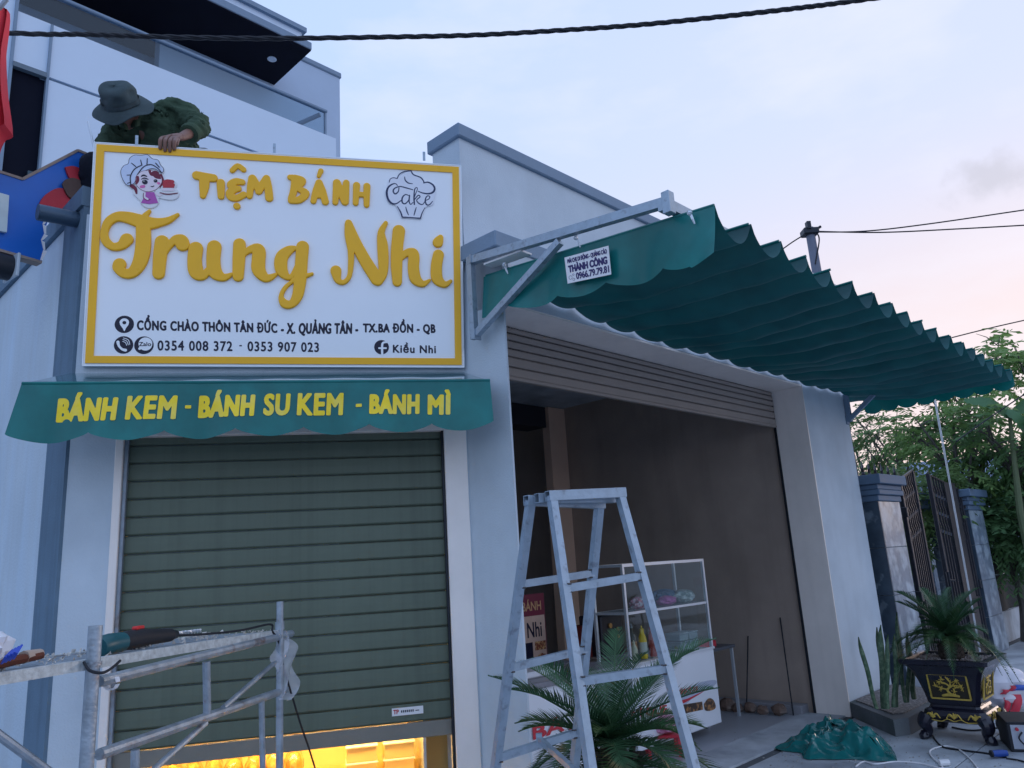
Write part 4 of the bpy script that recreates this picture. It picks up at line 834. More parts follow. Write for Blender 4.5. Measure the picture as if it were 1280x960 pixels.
b = MB(); b.tube([dk(t0, sd_, hz_-.008), dk(t0+.01, sd_, hz_-.006), dk((t0+t1)/2, sd_, hz_), dk(t1, sd_, hz_+.002)], [.034, .038, .038, .035], 14); body = dr.part('motor_housing', b, mat('dark_teal_plastic', (.01, .09, .11), .4, bump=0), smooth=True)
b = MB(); b.tube([dk(t1, sd_, hz_+.002), dk((t1+t2)/2, sd_, hz_+.008), dk(t2, sd_, hz_+.006), dk(t3, sd_, hz_+.004)], [.033, .036, .030, .026], 14); b.tube([dk(t2, sd_, hz_+.0), dk(t2-.02, sd_+.05, .03), dk(t2-.05, sd_+.12, .028)], [.02, .018, .02], 8); dr.part('grip', b, M_RUB, smooth=True)
b = MB(); b.tube([dk(t3, sd_, hz_+.004), dk(t3+.01, sd_, hz_+.004), dk(t4-.03, sd_, hz_+.004)], [.025, .022, .017], 12); dr.part('chuck', b, M_ROD, smooth=True)
b = MB(); L_ = t5-t4+.05
for s_ in (0, math.pi): b.tube([dk(t4-.04+L_*i/30, sd_+.005*math.cos(i*.9+s_), hz_+.006+.005*math.sin(i*.9+s_)) for i in range(31)], .0045, 5)
dr.part('drill_bit', b, M_ALU, smooth=True)
b = MB(); q2 = dk((t1+t2)/2, sd_, hz_+.045); b.box(q2-Vector((.012, .03, .006)), q2+Vector((.012, .03, .008)), .004); dr.part('switch', b, mat('red_plastic', (.6, .03, .03), .4, bump=0))
b = MB(); pb = [dk(px_t(20)-.25, .05, .035), dk(px_t(20), .05, .04), dk(px_t(72), .06, .045)]; b.tube(pb, [.016, .017, .012], 8); t = T('crowbar', 'rusty brown bar lying on the walkway at the left edge', 'tool', W, tuple(pb[1]))
t.part('bar', b, mat('rusty_iron', (.12, .035, .02), .7, .2, var=.3, vs=20, bump=.3), smooth=True)
b = MB(); b.tube([dk(px_t(50), .06, .046), dk(px_t(74), .07, .05)], [.020, .015], 8); t.part('sleeve', b, mat('pale_rust', (.42, .33, .27), .8))
def crumple(b, c, R, seed, n=22, m=14, amp=.28):
    rr = random.Random(seed); ph = [(rr.uniform(1, 5), rr.uniform(0, 6), rr.uniform(1, 4), rr.uniform(0, 6)) for _ in range(5)]; c = Vector(c)
    def f(u, v):
        th = 2*math.pi*u; p = math.pi*v; k = 1
        for i, (a, e, d, h) in enumerate(ph): k += amp/(1+i*.5)*(abs(math.sin(round(a)*th+e+math.sin(d*p*2+h)))-.5)*math.sin(p)
        return c+Vector((R[0]*math.sin(p)*math.cos(th)*k, R[1]*math.sin(p)*math.sin(th)*k, R[2]*math.cos(p)*(.8+.2*k)))
    b.grid(f, n*2, m)
b = MB(); c = dk(px_t(-6), .10, .085); crumple(b, c, (.085, .12, .065), 3); t = T('plastic_bag', 'white and blue crumpled plastic bag on the walkway at the left edge', 'bag', W, tuple(c-Vector((0, 0, .085))))
wb = t.part('bag', b, mat('translucent_white_plastic', (.72, .76, .84), .3, var=.06), smooth=True, ang=20)
b = MB()
for k in range(4): b.tube([at(2+k*5, 830-k*2, 2.33), at(8+k*4, 822-k*2, 2.31), at(16+k*4, 812-k*2, 2.35)], [.003, .007, .003], 5, flat=.5)
t.part('blue_print', b, mat('blue_ink', (.03, .08, .5), .4, bump=0), wb)
b = MB()
def cling(u, v):
    c = onP(350+ (7+9*math.sin(v*2.6))*u*1.6-3+3*math.sin(v*9), 788+86*v); return c+Vector((0, -.03-.02*math.sin(u*9+v*5)-.01*math.sin(v*21+u*7), 0))+nvv*(.02*math.sin(u*11+v*13))
b.grid(cling, 16, 34); t = T('cling_film', 'scrap of clear plastic film caught on the far scaffold post', 'plastic film', W, tuple(onP(352, 870)))
mf = bpy.data.materials.new('wrinkled_clear_film'); mf.use_nodes = True; bs_ = mf.node_tree.nodes['Principled BSDF']; bs_.inputs['Base Color'].default_value = (.72, .76, .84, 1); bs_.inputs['Alpha'].default_value = .42; bs_.inputs['Roughness'].default_value = .25
t.part('film', b, mf, smooth=True)
P = [dk(px_t(215), .07, .06), dk(px_t(255), .03, .045), dk(px_t(300), .0, .04), dk(px_t(335), -.01, .05)]+[onP(*p) for p in ((343,789),(350,800),(356,830),(366,865),(378,905),(390,940),(400,980),(410,1060))]
P = P[:4]+[p+Vector((.0, -.03, 0)) for p in P[4:]]
b = MB(); b.tube(smooth_path(P, 8), .0055, 6); single('drill_cord', b, M_RUB, 'black power cord hanging from the drill over the end of the walkway', 'cord', W, tuple(P[4]), smooth=True)
P = [at(105, 828, 2.66), at(112, 838, 2.62), at(128, 841, 2.63), at(141, 834, 2.7), at(150, 826, 2.78)]; b = MB(); b.tube(smooth_path(P, 8), .005, 6); single('cord_loop', b, M_RUB, 'small black loop of cord under the near scaffold post top', 'cord', W, tuple(P[2]), smooth=True)

# ================================================================== LADDER
ld = T('step_ladder', 'galvanised square tube step ladder standing open in front of the pillar', 'ladder', W, tuple(at(720, 990, 3.05)*1))
T1, T2 = at(690, 623, 3.0), at(775, 619, 3.15); U1 = at(663, 629, 3.06); U2 = at(749, 633, 3.24)
def leg(top, px, py, Y): b_ = at(px, py, Y); d = (b_-top); k = top.z/(-d.z); return top, top+d*k
LA1 = leg(T1, 739, 965, 2.80); LA2 = leg(T2, 869, 965, 2.93); LB1 = leg(U1, 620, 955, 3.26); LB2 = leg(U2, 733, 800, 3.36)
ld.base = Vector((ld.base.x, ld.base.y, 0)); ld.e.location = ld.base
for a, c in (LA1, LA2, LB1, LB2): b = MB(); b.bar(a+(a-c).normalized()*.01, c, .031, .031, up=(.5, -.87, 0)); ld.part('leg', b, M_GALV)
def zt(l, z): a, c = l; t = (a.z-z)/(a.z-c.z); return a.lerp(c, t)
def zpx(l, px):      # point of a leg seen at photo height py
    best = None
    for i in range(400):
        P = l[0].lerp(l[1], i/400); v = P-CAM; fw = Vector((0, math.cos(PITCH), math.sin(PITCH))); up0 = Vector((0, -math.sin(PITCH), math.cos(PITCH))); w_ = v.dot(fw); r_ = v.x/w_*FPX; u_ = v.dot(up0)/w_*FPX
        y_ = 480-(r_*math.sin(ROLL)+u_*math.cos(ROLL))
        if best is None or abs(y_-px) < best[0]: best = (abs(y_-px), P)
    return best[1]
for l1, l2, y1, y2 in ((LA1, LA2, 735, 720), (LA1, LA2, 852, 835), (LA1, LA2, 1000, 975), (LB1, LB2, 731, 717), (LB1, LB2, 836, 812), (LB1, LB2, 948, 915)):
    b = MB(); b.bar(zpx(l1, y1), zpx(l2, y2), .028, .028, up=(0, 0, 1)); ld.part('rung', b, M_GALV)
wb_ = MB()
for l1, l2, y1, y2 in ((LA1, LA2, 735, 720), (LA1, LA2, 852, 835), (LB1, LB2, 731, 717), (LB1, LB2, 836, 812), (LB1, LB2, 948, 915)):
    for l, yy in ((l1, y1), (l2, y2)):
        p = zpx(l, yy); q = zpx(l2 if l is l1 else l1, y2 if l is l1 else y1); d = (q-p).normalized()
        for sz in (-1, 1): wb_.tube([p+d*.016+Vector((-.010, -.012, sz*.015)), p+d*.017+Vector((0, -.017, sz*.015)), p+d*.016+Vector((.010, -.012, sz*.015))], .0035, 5)
ld.part('weld_bead', wb_, mat('dull_weld', (.10, .09, .09), .6, .4, var=.4, vs=80, bump=.5, bs=200), kind='stuff')
for k in range(3):
    a = T1.lerp(U1, k/2)+Vector((0, 0, .010)); c = T2.lerp(U2, k/2)+Vector((0, 0, .010)); d = (c-a).normalized(); b = MB()
    # open ended square tubes: four thin walls each
    u = Vector((0, 0, 1)); s_ = d.cross(u).normalized(); w_ = .036 if k != 1 else .034
    a2, c2 = a-d*.02, c+d*.02
    for o, ww, hh in ((u*w_/2, w_, .003), (-u*w_/2, w_, .003), (s_*w_/2, .003, w_), (-s_*w_/2, .003, w_)): b.bar(a2+o, c2+o, ww, hh)
    ld.part('top_tube', b, M_GALV)
b = MB(); m1 = zpx(LB1, 940).lerp(zpx(LB2, 908), .5); m2 = zpx(LA1, 985); b.bar(m1, m1.lerp(m2, 1), .02, .02); b.box(m1-Vector((.012, .012, .03)), m1+Vector((.012, .012, .02))); ld.part('spreader_bar', b, M_GALV)
# ================================================================== SKINNED FIGURES
def skin_mesh(name, nodes, edges, m, levels=2, root=0, wrinkle=0, wf=40, seed=1, ridge=None):
    me = bpy.data.meshes.new(name); me.from_pydata([tuple(n[0]) for n in nodes], edges, []); o = bpy.data.objects.new(name, me); sc.collection.objects.link(o)
    sk = o.modifiers.new('s', 'SKIN'); lay = me.skin_vertices[0] if me.skin_vertices else None
    if lay is None: me.attributes; 
    for i, n in enumerate(nodes):
        v = me.skin_vertices[0].data[i]; r = n[1]; v.radius = (r, r) if not isinstance(r, tuple) else r; v.use_root = (i == root)
    ss = o.modifiers.new('u', 'SUBSURF'); ss.levels = levels; ss.render_levels = levels
    dg = bpy.context.evaluated_depsgraph_get(); new = bpy.data.meshes.new_from_object(o.evaluated_get(dg))
    bpy.data.objects.remove(o); bpy.data.meshes.remove(me)
    if wrinkle:
        from mathutils import noise
        for v in new.vertices:
            d = noise.ridged_multi_fractal(v.co*wf/10+Vector((seed, seed, 0)), .8, 2.1, 3, 1.0, 2.0)-1.0; v.co += v.normal*wrinkle*d
    new.materials.clear(); new.materials.append(m); new.polygons.foreach_set('use_smooth', [True]*len(new.polygons)); new.name = name
    return new
def add_mesh_part(t, name, me, parent=None):
    me.transform(Matrix.Translation(-(t.e.location))); o = bpy.data.objects.new(name, me); sc.collection.objects.link(o); o.parent = parent or t.e; return o
M_SKIN = mat('brown_skin', (.20, .10, .075), .5, var=.08, vs=20, bump=.08, bs=200)
M_SHIRT = mat('olive_drab_cotton', (.05, .085, .055), .9, var=.18, vs=14, bump=.35, bs=120, spec=.2)
M_TROU = mat('black_trouser_cloth', (.012, .016, .028), .9, var=.15, bump=.3, bs=100, spec=.2)
M_HAT = mat('dark_grey_green_hat_cotton', (.065, .095, .105), .9, var=.15, vs=12, bump=.35, bs=150, spec=.2)
man = T('person', 'man in dark bucket hat and olive shirt kneeling behind the sign, gripping its top', 'person', W, tuple(at(200, 262, 5.05)))
P = lambda x, y, Y: at(x, y, Y)
hand_y = sgp(0, .012, 4.36).y
hk = [Fr.w(Vector((sg(px, 178)[0], 0, 0))) for px in (201, 207, 213, 218)]
def signpt(px, py, h):      # point h metres in front of the sign face as seen at this photo point
    q = hit(px, py, Fr.w((0, -.04-h, 2.93)), SN); return q
def voxel(name, mb, m, vox=.012, sm=4, wrinkle=0, wf=6, seed=1):
    """melt a set of overlapping tapered limbs into ONE continuous skin"""
    me = bpy.data.meshes.new(name); me.from_pydata([tuple(p) for p in mb.v], [], mb.f); o = bpy.data.objects.new(name, me); sc.collection.objects.link(o)
    r = o.modifiers.new('r', 'REMESH'); r.mode = 'VOXEL'; r.voxel_size = vox; s_ = o.modifiers.new('s', 'SMOOTH'); s_.iterations = sm; s_.factor = .6
    new = bpy.data.meshes.new_from_object(o.evaluated_get(bpy.context.evaluated_depsgraph_get())); bpy.data.objects.remove(o); bpy.data.meshes.remove(me)
    if wrinkle:
        from mathutils import noise
        for v in new.vertices:
            c = v.co*wf+Vector((seed, 2*seed, 0)); d = noise.ridged_multi_fractal(Vector((c.x+c.z*.8, c.y, c.z*1.6)), .8, 2.1, 3, 1.0, 2.0)-.9; v.co += v.normal*wrinkle*d
    new.materials.clear(); new.materials.append(m); new.polygons.foreach_set('use_smooth', [True]*len(new.polygons)); new.name = name; return new
def limbs(chains):
    b = MB()
    for ch in chains:
        pts = [p for p, r in ch]; rs = [r for p, r in ch]
        P_ = smooth_path([(*p, r) for p, r in ch], 6); b.tube([Vector(q[:3]) for q in P_], [q[3] for q in P_], 14)
        b.blob(pts[0], rs[0], 14, 10); b.blob(pts[-1], rs[-1], 14, 10)
    return b
body = add_mesh_part(man, 'body', voxel('body', limbs([
    [(P(228, 222, 5.22), .10), (P(212, 188, 5.14), .10), (P(192, 166, 5.04), .11), (P(176, 152, 4.97), .06), (P(160, 146, 4.92), .055)],
    [(P(196, 160, 5.04), .07), (P(222, 144, 5.03), .055), (P(238, 150, 4.99), .045), (P(247, 160, 4.93), .040), (P(236, 167, 4.80), .037), (P(225, 171.5, 4.67), .027)],
    [(P(160, 164, 5.05), .07), (P(140, 170, 5.02), .05), (P(130, 204, 4.97), .04), (P(142, 216, 4.77), .03), (P(152, 215, 4.68), .03)],
    [(P(232, 226, 5.22), .09), (P(262, 218, 4.95), .055), (P(262, 252, 5.15), .04)], [(P(205, 232, 5.2), .09), (P(116, 204, 4.90), .05), (P(112, 250, 5.0), .04)]]), M_SKIN, .011, 3))
# visible hand, joined in the same material: palm over the edge, four bent fingers, thumb behind
hn = []; he = []
def hnode(p, r, prev=None):
    hn.append((Vector(p), r)); 
    if prev is not None: he.append((prev, len(hn)-1))
    return len(hn)-1
w0 = hnode(P(226, 171, 4.70), .029); pm = hnode(P(217, 171, 4.60), (.044, .027), w0); 
kn = []
topY = signpt(210, 181, .0).y
for i, px in enumerate((200.5, 206.5, 212.5, 218)):
    k0 = hnode(P(px+1.5, 173+i*.6, topY+.045), .0150, pm); k1 = hnode(signpt(px, 175.5+i*.5, .022), .0145, k0); k2 = hnode(signpt(px-.3, 182+i*.3, .020), .0130, k1); k3 = hnode(signpt(px-.2, (187.5, 190.5, 191, 188.5)[i], .011), .0108, k2)
th0 = hnode(P(222, 176, topY+.06), .013, pm); th1 = hnode(P(221, 182, topY+.045), .010, th0)
hand = add_mesh_part(man, 'hand', skin_mesh('hand', hn, he, M_SKIN, 2), body)
# head with nose, brow, ears under the brim
ax = Vector((.06, -.87, .50)).normalized(); hc = P(151, 129, 4.72)      # hat axis and brim centre
rt_ = ax.cross(Vector((0, 0, 1))).normalized()*-1; fr_ = rt_.cross(ax)    # sideways, and direction the face points
if fr_.z > 0: fr_ = -fr_
cH = hc-ax*.075-fr_*.015
b = MB()
def headf(u, v):
    th = 2*math.pi*u; p = math.pi*v; x, y, z = math.sin(p)*math.cos(th), math.sin(p)*math.sin(th), math.cos(p)
    r = Vector((.076*x, .096*y, .12*z)); 
    if y > 0 and z < .2: r.x *= 1-.25*max(0, -z); 
    r.y += .022*math.exp(-((x/.16)**2+((z+.12)/.20)**2))*(y > 0) - .010*math.exp(-(((abs(x)-.42)/.2)**2+((z-.10)/.12)**2))*(y > 0)+.008*math.exp(-((x/.35)**2+((z+.52)/.07)**2))*(y > 0)+.01*math.exp(-((x/.3)**2+((z+.85)/.15)**2))*(y > 0)
    return cH+rt_*r.x+fr_*r.y+ax*r.z
b.grid(headf, 40, 32)
for s_ in (-1, 1): b.blob(cH+rt_*.078*s_-ax*.01, (.014, .02, .03), 8, 6)
man.part('head', b, M_SKIN, body, smooth=True)
b = MB()
for s_ in (-1, 1): b.blob(cH+rt_*.031*s_+fr_*.083+ax*.012, (.013, .007, .007), 8, 6)
man.part('eyes', b, M_BLACK, body)
b = MB(); b.grid(lambda u, v: headf(u, v*.55)*1.0 + (headf(u, v*.55)-cH).normalized()*(.008 if math.sin(2*math.pi*u) < .35 else -.01), 30, 14); man.part('hair', b, mat('black_hair', (.008, .008, .01), .6, bump=.3), body, smooth=True)
# floppy hat
def hatP(r, a, h): return hc+(rt_*math.cos(a)+fr_*math.sin(a))*r+ax*h
b = MB()
def brim(u, v):
    a = 2*math.pi*u; r = .118+.078*v; droop = -.045*v**1.4-.006*v*v*math.cos(2*a+.3)-.014*v*math.cos(a*3+1.1)-.008*v*math.sin(a*5); return hatP(r*(1+.04*math.cos(a*2+1)*v), a, droop)
b.grid(brim, 64, 10); b.grid(lambda u, v: Vector(brim(u, v))-ax*.004, 64, 10)
hat = man.part('hat', b, M_HAT, smooth=True)
b = MB()
def crown(u, v):
    a = 2*math.pi*u
    if v < .6: t = v/.6; r = .124-.010*t+.005*math.sin(a*7+t*3)*(1-t*.3); h = .095*t
    else: t = (v-.6)/.4; r = .114*math.cos(t*math.pi/2)**.5; h = .095+.040*math.sin(t*math.pi/2)-.010*t**3
    d = .006*math.sin(a*3+1+h*30)+.006*math.sin(a*5-h*40); return hatP(r+d*(1-abs(v-.5)), a, h+.006*math.sin(a*2+.7))
b.grid(crown, 48, 20); man.part('crown', b, M_HAT, hat, smooth=True)
b = MB(); b.grid(lambda u, v: hatP(.1265+.003*math.sin(u*40), 2*math.pi*u, .006+.026*v), 48, 1); man.part('band', b, mat('hat_band', (.055, .08, .09), .9), hat)
b = MB(); b.tube([P(143, 140, 4.80), P(144, 150, 4.74), P(142.5, 158, 4.76)], .0022, 4); man.part('chin_cord', b, M_SHIRT, hat)
# shirt: torso, both sleeves; right sleeve rolled below the elbow
shirt = add_mesh_part(man, 'shirt', voxel('shirt', limbs([
    [(P(232, 216, 5.22), .15), (P(216, 184, 5.14), .165), (P(197, 160, 5.06), .170), (P(180, 152, 5.02), .12)],
    [(P(200, 158, 5.05), .14), (P(218, 141, 5.04), .105), (P(236, 146, 5.0), .085), (P(249, 157, 4.945), .072), (P(243, 163.5, 4.86), .062)],
    [(P(172, 160, 5.06), .14), (P(146, 167, 5.04), .10), (P(134, 190, 5.0), .078), (P(130, 206, 4.95), .062)]]), M_SHIRT, .009, 3, .024, 6, 3))
b = MB(); q0 = P(240, 165, 4.84); q1 = P(236, 168, 4.80); b.tube([q0, q0.lerp(q1, .5), q1], [.068, .073, .066], 14); man.part('rolled_cuff', b, M_SHIRT, shirt, smooth=True)
b = MB(); b.grid(lambda u, v: P(146+12*u+3*v, 147+5*u+11*v, 4.80-.04*math.sin(u*3)), 6, 4); b.grid(lambda u, v: P(176-12*u-1*v, 148+3*u+9*v, 4.82-.03*math.sin(u*3)), 6, 4); man.part('collar', b, M_SHIRT, shirt, smooth=True)
trousers = add_mesh_part(man, 'trousers', voxel('trousers', limbs([
    [(P(228, 226, 5.24), .16), (P(248, 212, 5.10), .12), (P(259, 203, 4.97), .085), (P(262, 245, 5.15), .065)],
    [(P(215, 230, 5.22), .15), (P(160, 222, 5.08), .10), (P(117, 203, 4.90), .074), (P(113, 228, 4.94), .066), (P(113, 252, 5.0), .055)]]), M_TROU, .012, 3, .012, 7, 9))
# thin stick leaning behind the man
b = MB(); b.tube([at(110, 152, 4.95), at(121, 200, 4.9), at(128, 235, 4.9)], .007, 6); single('thin_rod', b, M_ALU, 'thin pale rod standing behind the left top corner of the sign', 'rod', W, tuple(at(121, 200, 4.9)))
# ================================================================== CYCADS
M_FROND = mat('cycad_leaf_green', (.025, .085, .035), .45, var=.35, vs=9, bump=0, col2=(.05, .10, .03), c2s=5)
M_FRONDL = mat('cycad_leaf_pale', (.05, .12, .055), .45, var=.3, vs=9, bump=0, col2=(.15, .12, .05), c2=(.56, .66), c2s=4)
M_BARK = mat('scaly_cycad_trunk', (.07, .055, .045), .9, var=.4, vs=30, bump=.8, bs=60)
def frond_mesh(L, rise, droop, wid, n, seed, m):
    rr = random.Random(seed); b = MB(); pts = []
    for i in range(n+1):
        t = i/n; pts.append(Vector((L*(t*math.cos(rise)+.0), 0, L*(t*math.sin(rise)-droop*t*t*t*1.0-.25*droop*t*t))))
    b.tube(pts[::2]+[pts[-1]], [.006*(1-.7*i/(n//2+1)) for i in range(len(pts[::2])+1)], 4, cap=False)
    for i in range(2, n+1):
        t = i/n; p = pts[i]; d = (pts[i]-pts[i-1]).normalized(); up = Vector((0, 1, 0)).cross(d)*-1; w = wid*(math.sin(math.pi*min(1, t*.93+.12))**.55)*(1 if t < .96 else .7)
        for s_ in (-1, 1):
            ang = .95-.45*t+rr.uniform(-.06, .06); out = (Vector((0, s_, 0))*math.sin(ang)+d*math.cos(ang)+up*(.34+rr.uniform(-.06, .06))).normalized(); tip = p+out*w*rr.uniform(.9, 1.05)-Vector((0, 0, w*.12)); mid = p.lerp(tip, .45)+up*.004
            h = d*.0042; b.add([p-h, mid-h*1.15, tip, mid+h*1.15, p+h], [(0, 1, 3, 4), (1, 2, 3)])
    me = mesh_of(b, 'frond', m); return me
def cycad(t, top, count, L, wid, seed, elev=(.15, 1.45), n=46):
    rr = random.Random(seed); protos = []
    for k in range(7):
        e = elev[0]+(elev[1]-elev[0])*(k/6); protos.append(frond_mesh(L*(.82+.2*math.sin(k*1.1+1)), e, .20+.42*(1-k/6)+.18*math.sin(k), wid, n, seed+k, M_FROND if k % 3 else M_FRONDL))
    for i in range(count):
        k = min(6, int(7*((i+.5)/count)**.9)); o = bpy.data.objects.new('frond', protos[k]); sc.collection.objects.link(o); o.parent = t.e
        o.location = Vector(top)-t.base+Vector((rr.uniform(-.02, .02), rr.uniform(-.02, .02), rr.uniform(-.02, .03)+.02*k)); o.rotation_euler = (rr.uniform(-.16, .16), rr.uniform(-.12, .12), i*2.39996+rr.uniform(-.15, .15)); s_ = rr.uniform(.86, 1.08); o.scale = (s_, s_, s_)
cb = at(768, 955, 3.75); cyb = Vector((cb.x, cb.y, 0))
cy = T('cycad_palm', 'large dark green cycad palm spreading its fronds behind the ladder feet', 'palm', W, tuple(cyb))
tz = cb.z+.02
b = MB(); b.lathe([(.10, .38), (.12, .45), (.115, tz-.12), (.10, tz-.03), (.06, tz+.04)], tuple(cyb), 14)
for i in range(110):
    a = i*2.4; z = .42+(tz-.40)*(i/110); r = .115; p = cyb+Vector((math.cos(a)*r, math.sin(a)*r, z)); b.add([p+Vector((-math.sin(a)*.02, math.cos(a)*.02, 0)), p+Vector((math.sin(a)*.02, -math.cos(a)*.02, 0)), p+Vector((math.cos(a)*.035, math.sin(a)*.035, .035)), p+Vector((0, 0, .04))], [(0, 1, 2), (0, 2, 3), (1, 3, 2)])
cy.part('trunk', b, M_BARK); cycad(cy, cyb+Vector((0, 0, tz)), 46, .70, .14, 21, (-.2, .72))
pb_ = T('plant_pot', 'grey concrete pot holding the large cycad palm', 'pot', W, tuple(cyb))
b = MB(); b.lathe([(.20, 0), (.24, .02), (.30, .40), (.33, .42), (.33, .46), (.29, .46), (.28, .42), (.02, .41)], tuple(cyb), 28); pb_.part('bowl', b, M_CONC, smooth=True)

# ---- ornate black pot on scrolled feet with gold relief
M_POT = mat('black_glazed_pot', (.010, .010, .022), .28, var=.2, vs=6, bump=.05, coat=.4)
M_GOLD = mat('gold_leaf_paint', (.62, .44, .09), .38, .45, var=.25, vs=40, bump=.2, bs=120)
nf = onZ(W, 1237, 931, 0)
PO = Frame((0, 0, 0), (.721, -.693)); hw = .225; PO.o = Vector((nf.x, nf.y, 0))-PO.x*(2*hw)
RB = .205; RT = .335
zt_p = onY(PO, 1236, 829, -.11).z; zb_p = onY(PO, 1222, 888, .02).z
pot = T('ornate_pot', 'square black glazed plant pot on four curled feet with gold tree relief', 'pot', PO, (hw, hw, 0))
cx, cyy = hw, hw
def sq(z, r, rd=None): return (z, r)
def loft(b, prof, cx, cy, n=1, ry=.95):
    base = len(b.v)
    for z, r, c in prof:   # chamfered square rings
        for sx, sy in ((-1,-1),(1,-1),(1,1),(-1,1)):
            if sx*sy > 0: P_ = [(sx*r, sy*(r-c)), (sx*(r-c), sy*r)] 
            else: P_ = [(sx*(r-c), sy*r), (sx*r, sy*(r-c))]
            for x, y in P_: b.v.append(Vector((cx+x, cy+y*ry, z)))
    m_ = 8
    for i in range(len(prof)-1):
        for k in range(m_): a = base+i*m_+k; q = base+i*m_+(k+1) % m_; b.f.append((a, q, q+m_, a+m_))
    b.f.append(tuple(base+k for k in range(m_))[::-1]); e = base+(len(prof)-1)*m_; b.f.append(tuple(e+k for k in range(m_)))
hz0 = zb_p; hzt = zt_p
b = MB(); loft(b, [(hz0+.02, RB*.93, .03), (hz0+.04, RB*.98, .03), (hz0+.07, RB, .03), (hz0+.12, RB*1.05, .03), (hzt-.17, RB*1.17, .03), (hzt-.10, RB*1.30, .03), (hzt-.045, RB*1.50, .03), (hzt-.035, RT, .02), (hzt, RT*1.02, .02), (hzt+.004, RT*.99, .02), (hzt+.004, RT*.86, .02), (hzt-.03, RT*.84, .02)], cx, cyy); pot.part('bowl', b, M_POT, smooth=True, ang=25)
b = MB(); b.grid(lambda u, v: (cx+RT*.84*(2*u-1), cyy+RT*.80*(2*v-1), hzt-.022+.006*math.sin(u*31)*math.sin(v*27)), 24, 24); soil = pot.part('soil', b, mat('pale_soil', (.20, .16, .14), .95, var=.4, vs=50, bump=1, bs=90))
b = MB()
for i in range(260):
    x, y = cx+rnd.uniform(-.8, .8)*RT, cyy+rnd.uniform(-.76, .76)*RT; b.blob((x, y, hzt-.014), rnd.uniform(.004, .011), 5, 3)
pot.part('pebbles', b, mat('pale_pebble', (.38, .33, .32), .8, var=.3, vs=60), soil, kind='stuff')
# stand: waisted apron and four curled feet
b = MB(); loft(b, [(hz0+.025, RB*.90, .03), (hz0+.0, RB*.95, .03), (hz0-.02, RB*1.12, .04), (hz0-.06, RB*1.20, .05), (hz0-.10, RB*1.10, .05), (hz0-.115, RB*.95, .05)], cx, cyy); stand = pot.part('stand', b, M_POT, smooth=True, ang=30)
for sx in (-1, 1):
    for sy in (-1, 1):
        d = Vector((sx, sy*.95, 0)).normalized(); c0 = Vector((cx+sx*RB*1.0, cyy+sy*RB*.95, 0)); zz_ = hz0-.07
        P_ = [c0+d*.01+Vector((0, 0, zz_)), c0+d*.045+Vector((0, 0, zz_*.72)), c0+d*.02+Vector((0, 0, zz_*.42)), c0+d*.03+Vector((0, 0, zz_*.2)), c0+d*.06+Vector((0, 0, .035)), c0+d*.055+Vector((0, 0, .022))]
        b = MB(); b.tube(smooth_path(P_, 5), [.062-.030*min(1, i/14)+.016*max(0, (i-18)/7) for i in range(26)], 10); pot.part('foot', b, M_POT, stand, smooth=True)
def onface(side, x, z, h):     # side 0: front (towards -y), 1: right (towards +x)
    t = (z-hz0)/(hzt-hz0); r = RB*(1.05+.15*max(0, min(1, (t-.2)/.5)))
    return Vector((cx+x, cyy-r*.95-h, z)) if side == 0 else Vector((cx+r+h, cyy+x*.95, z))
fw_ = RB*.72; fz0, fz1 = hz0+.075, hzt-.115; fm = (fz0+fz1)/2
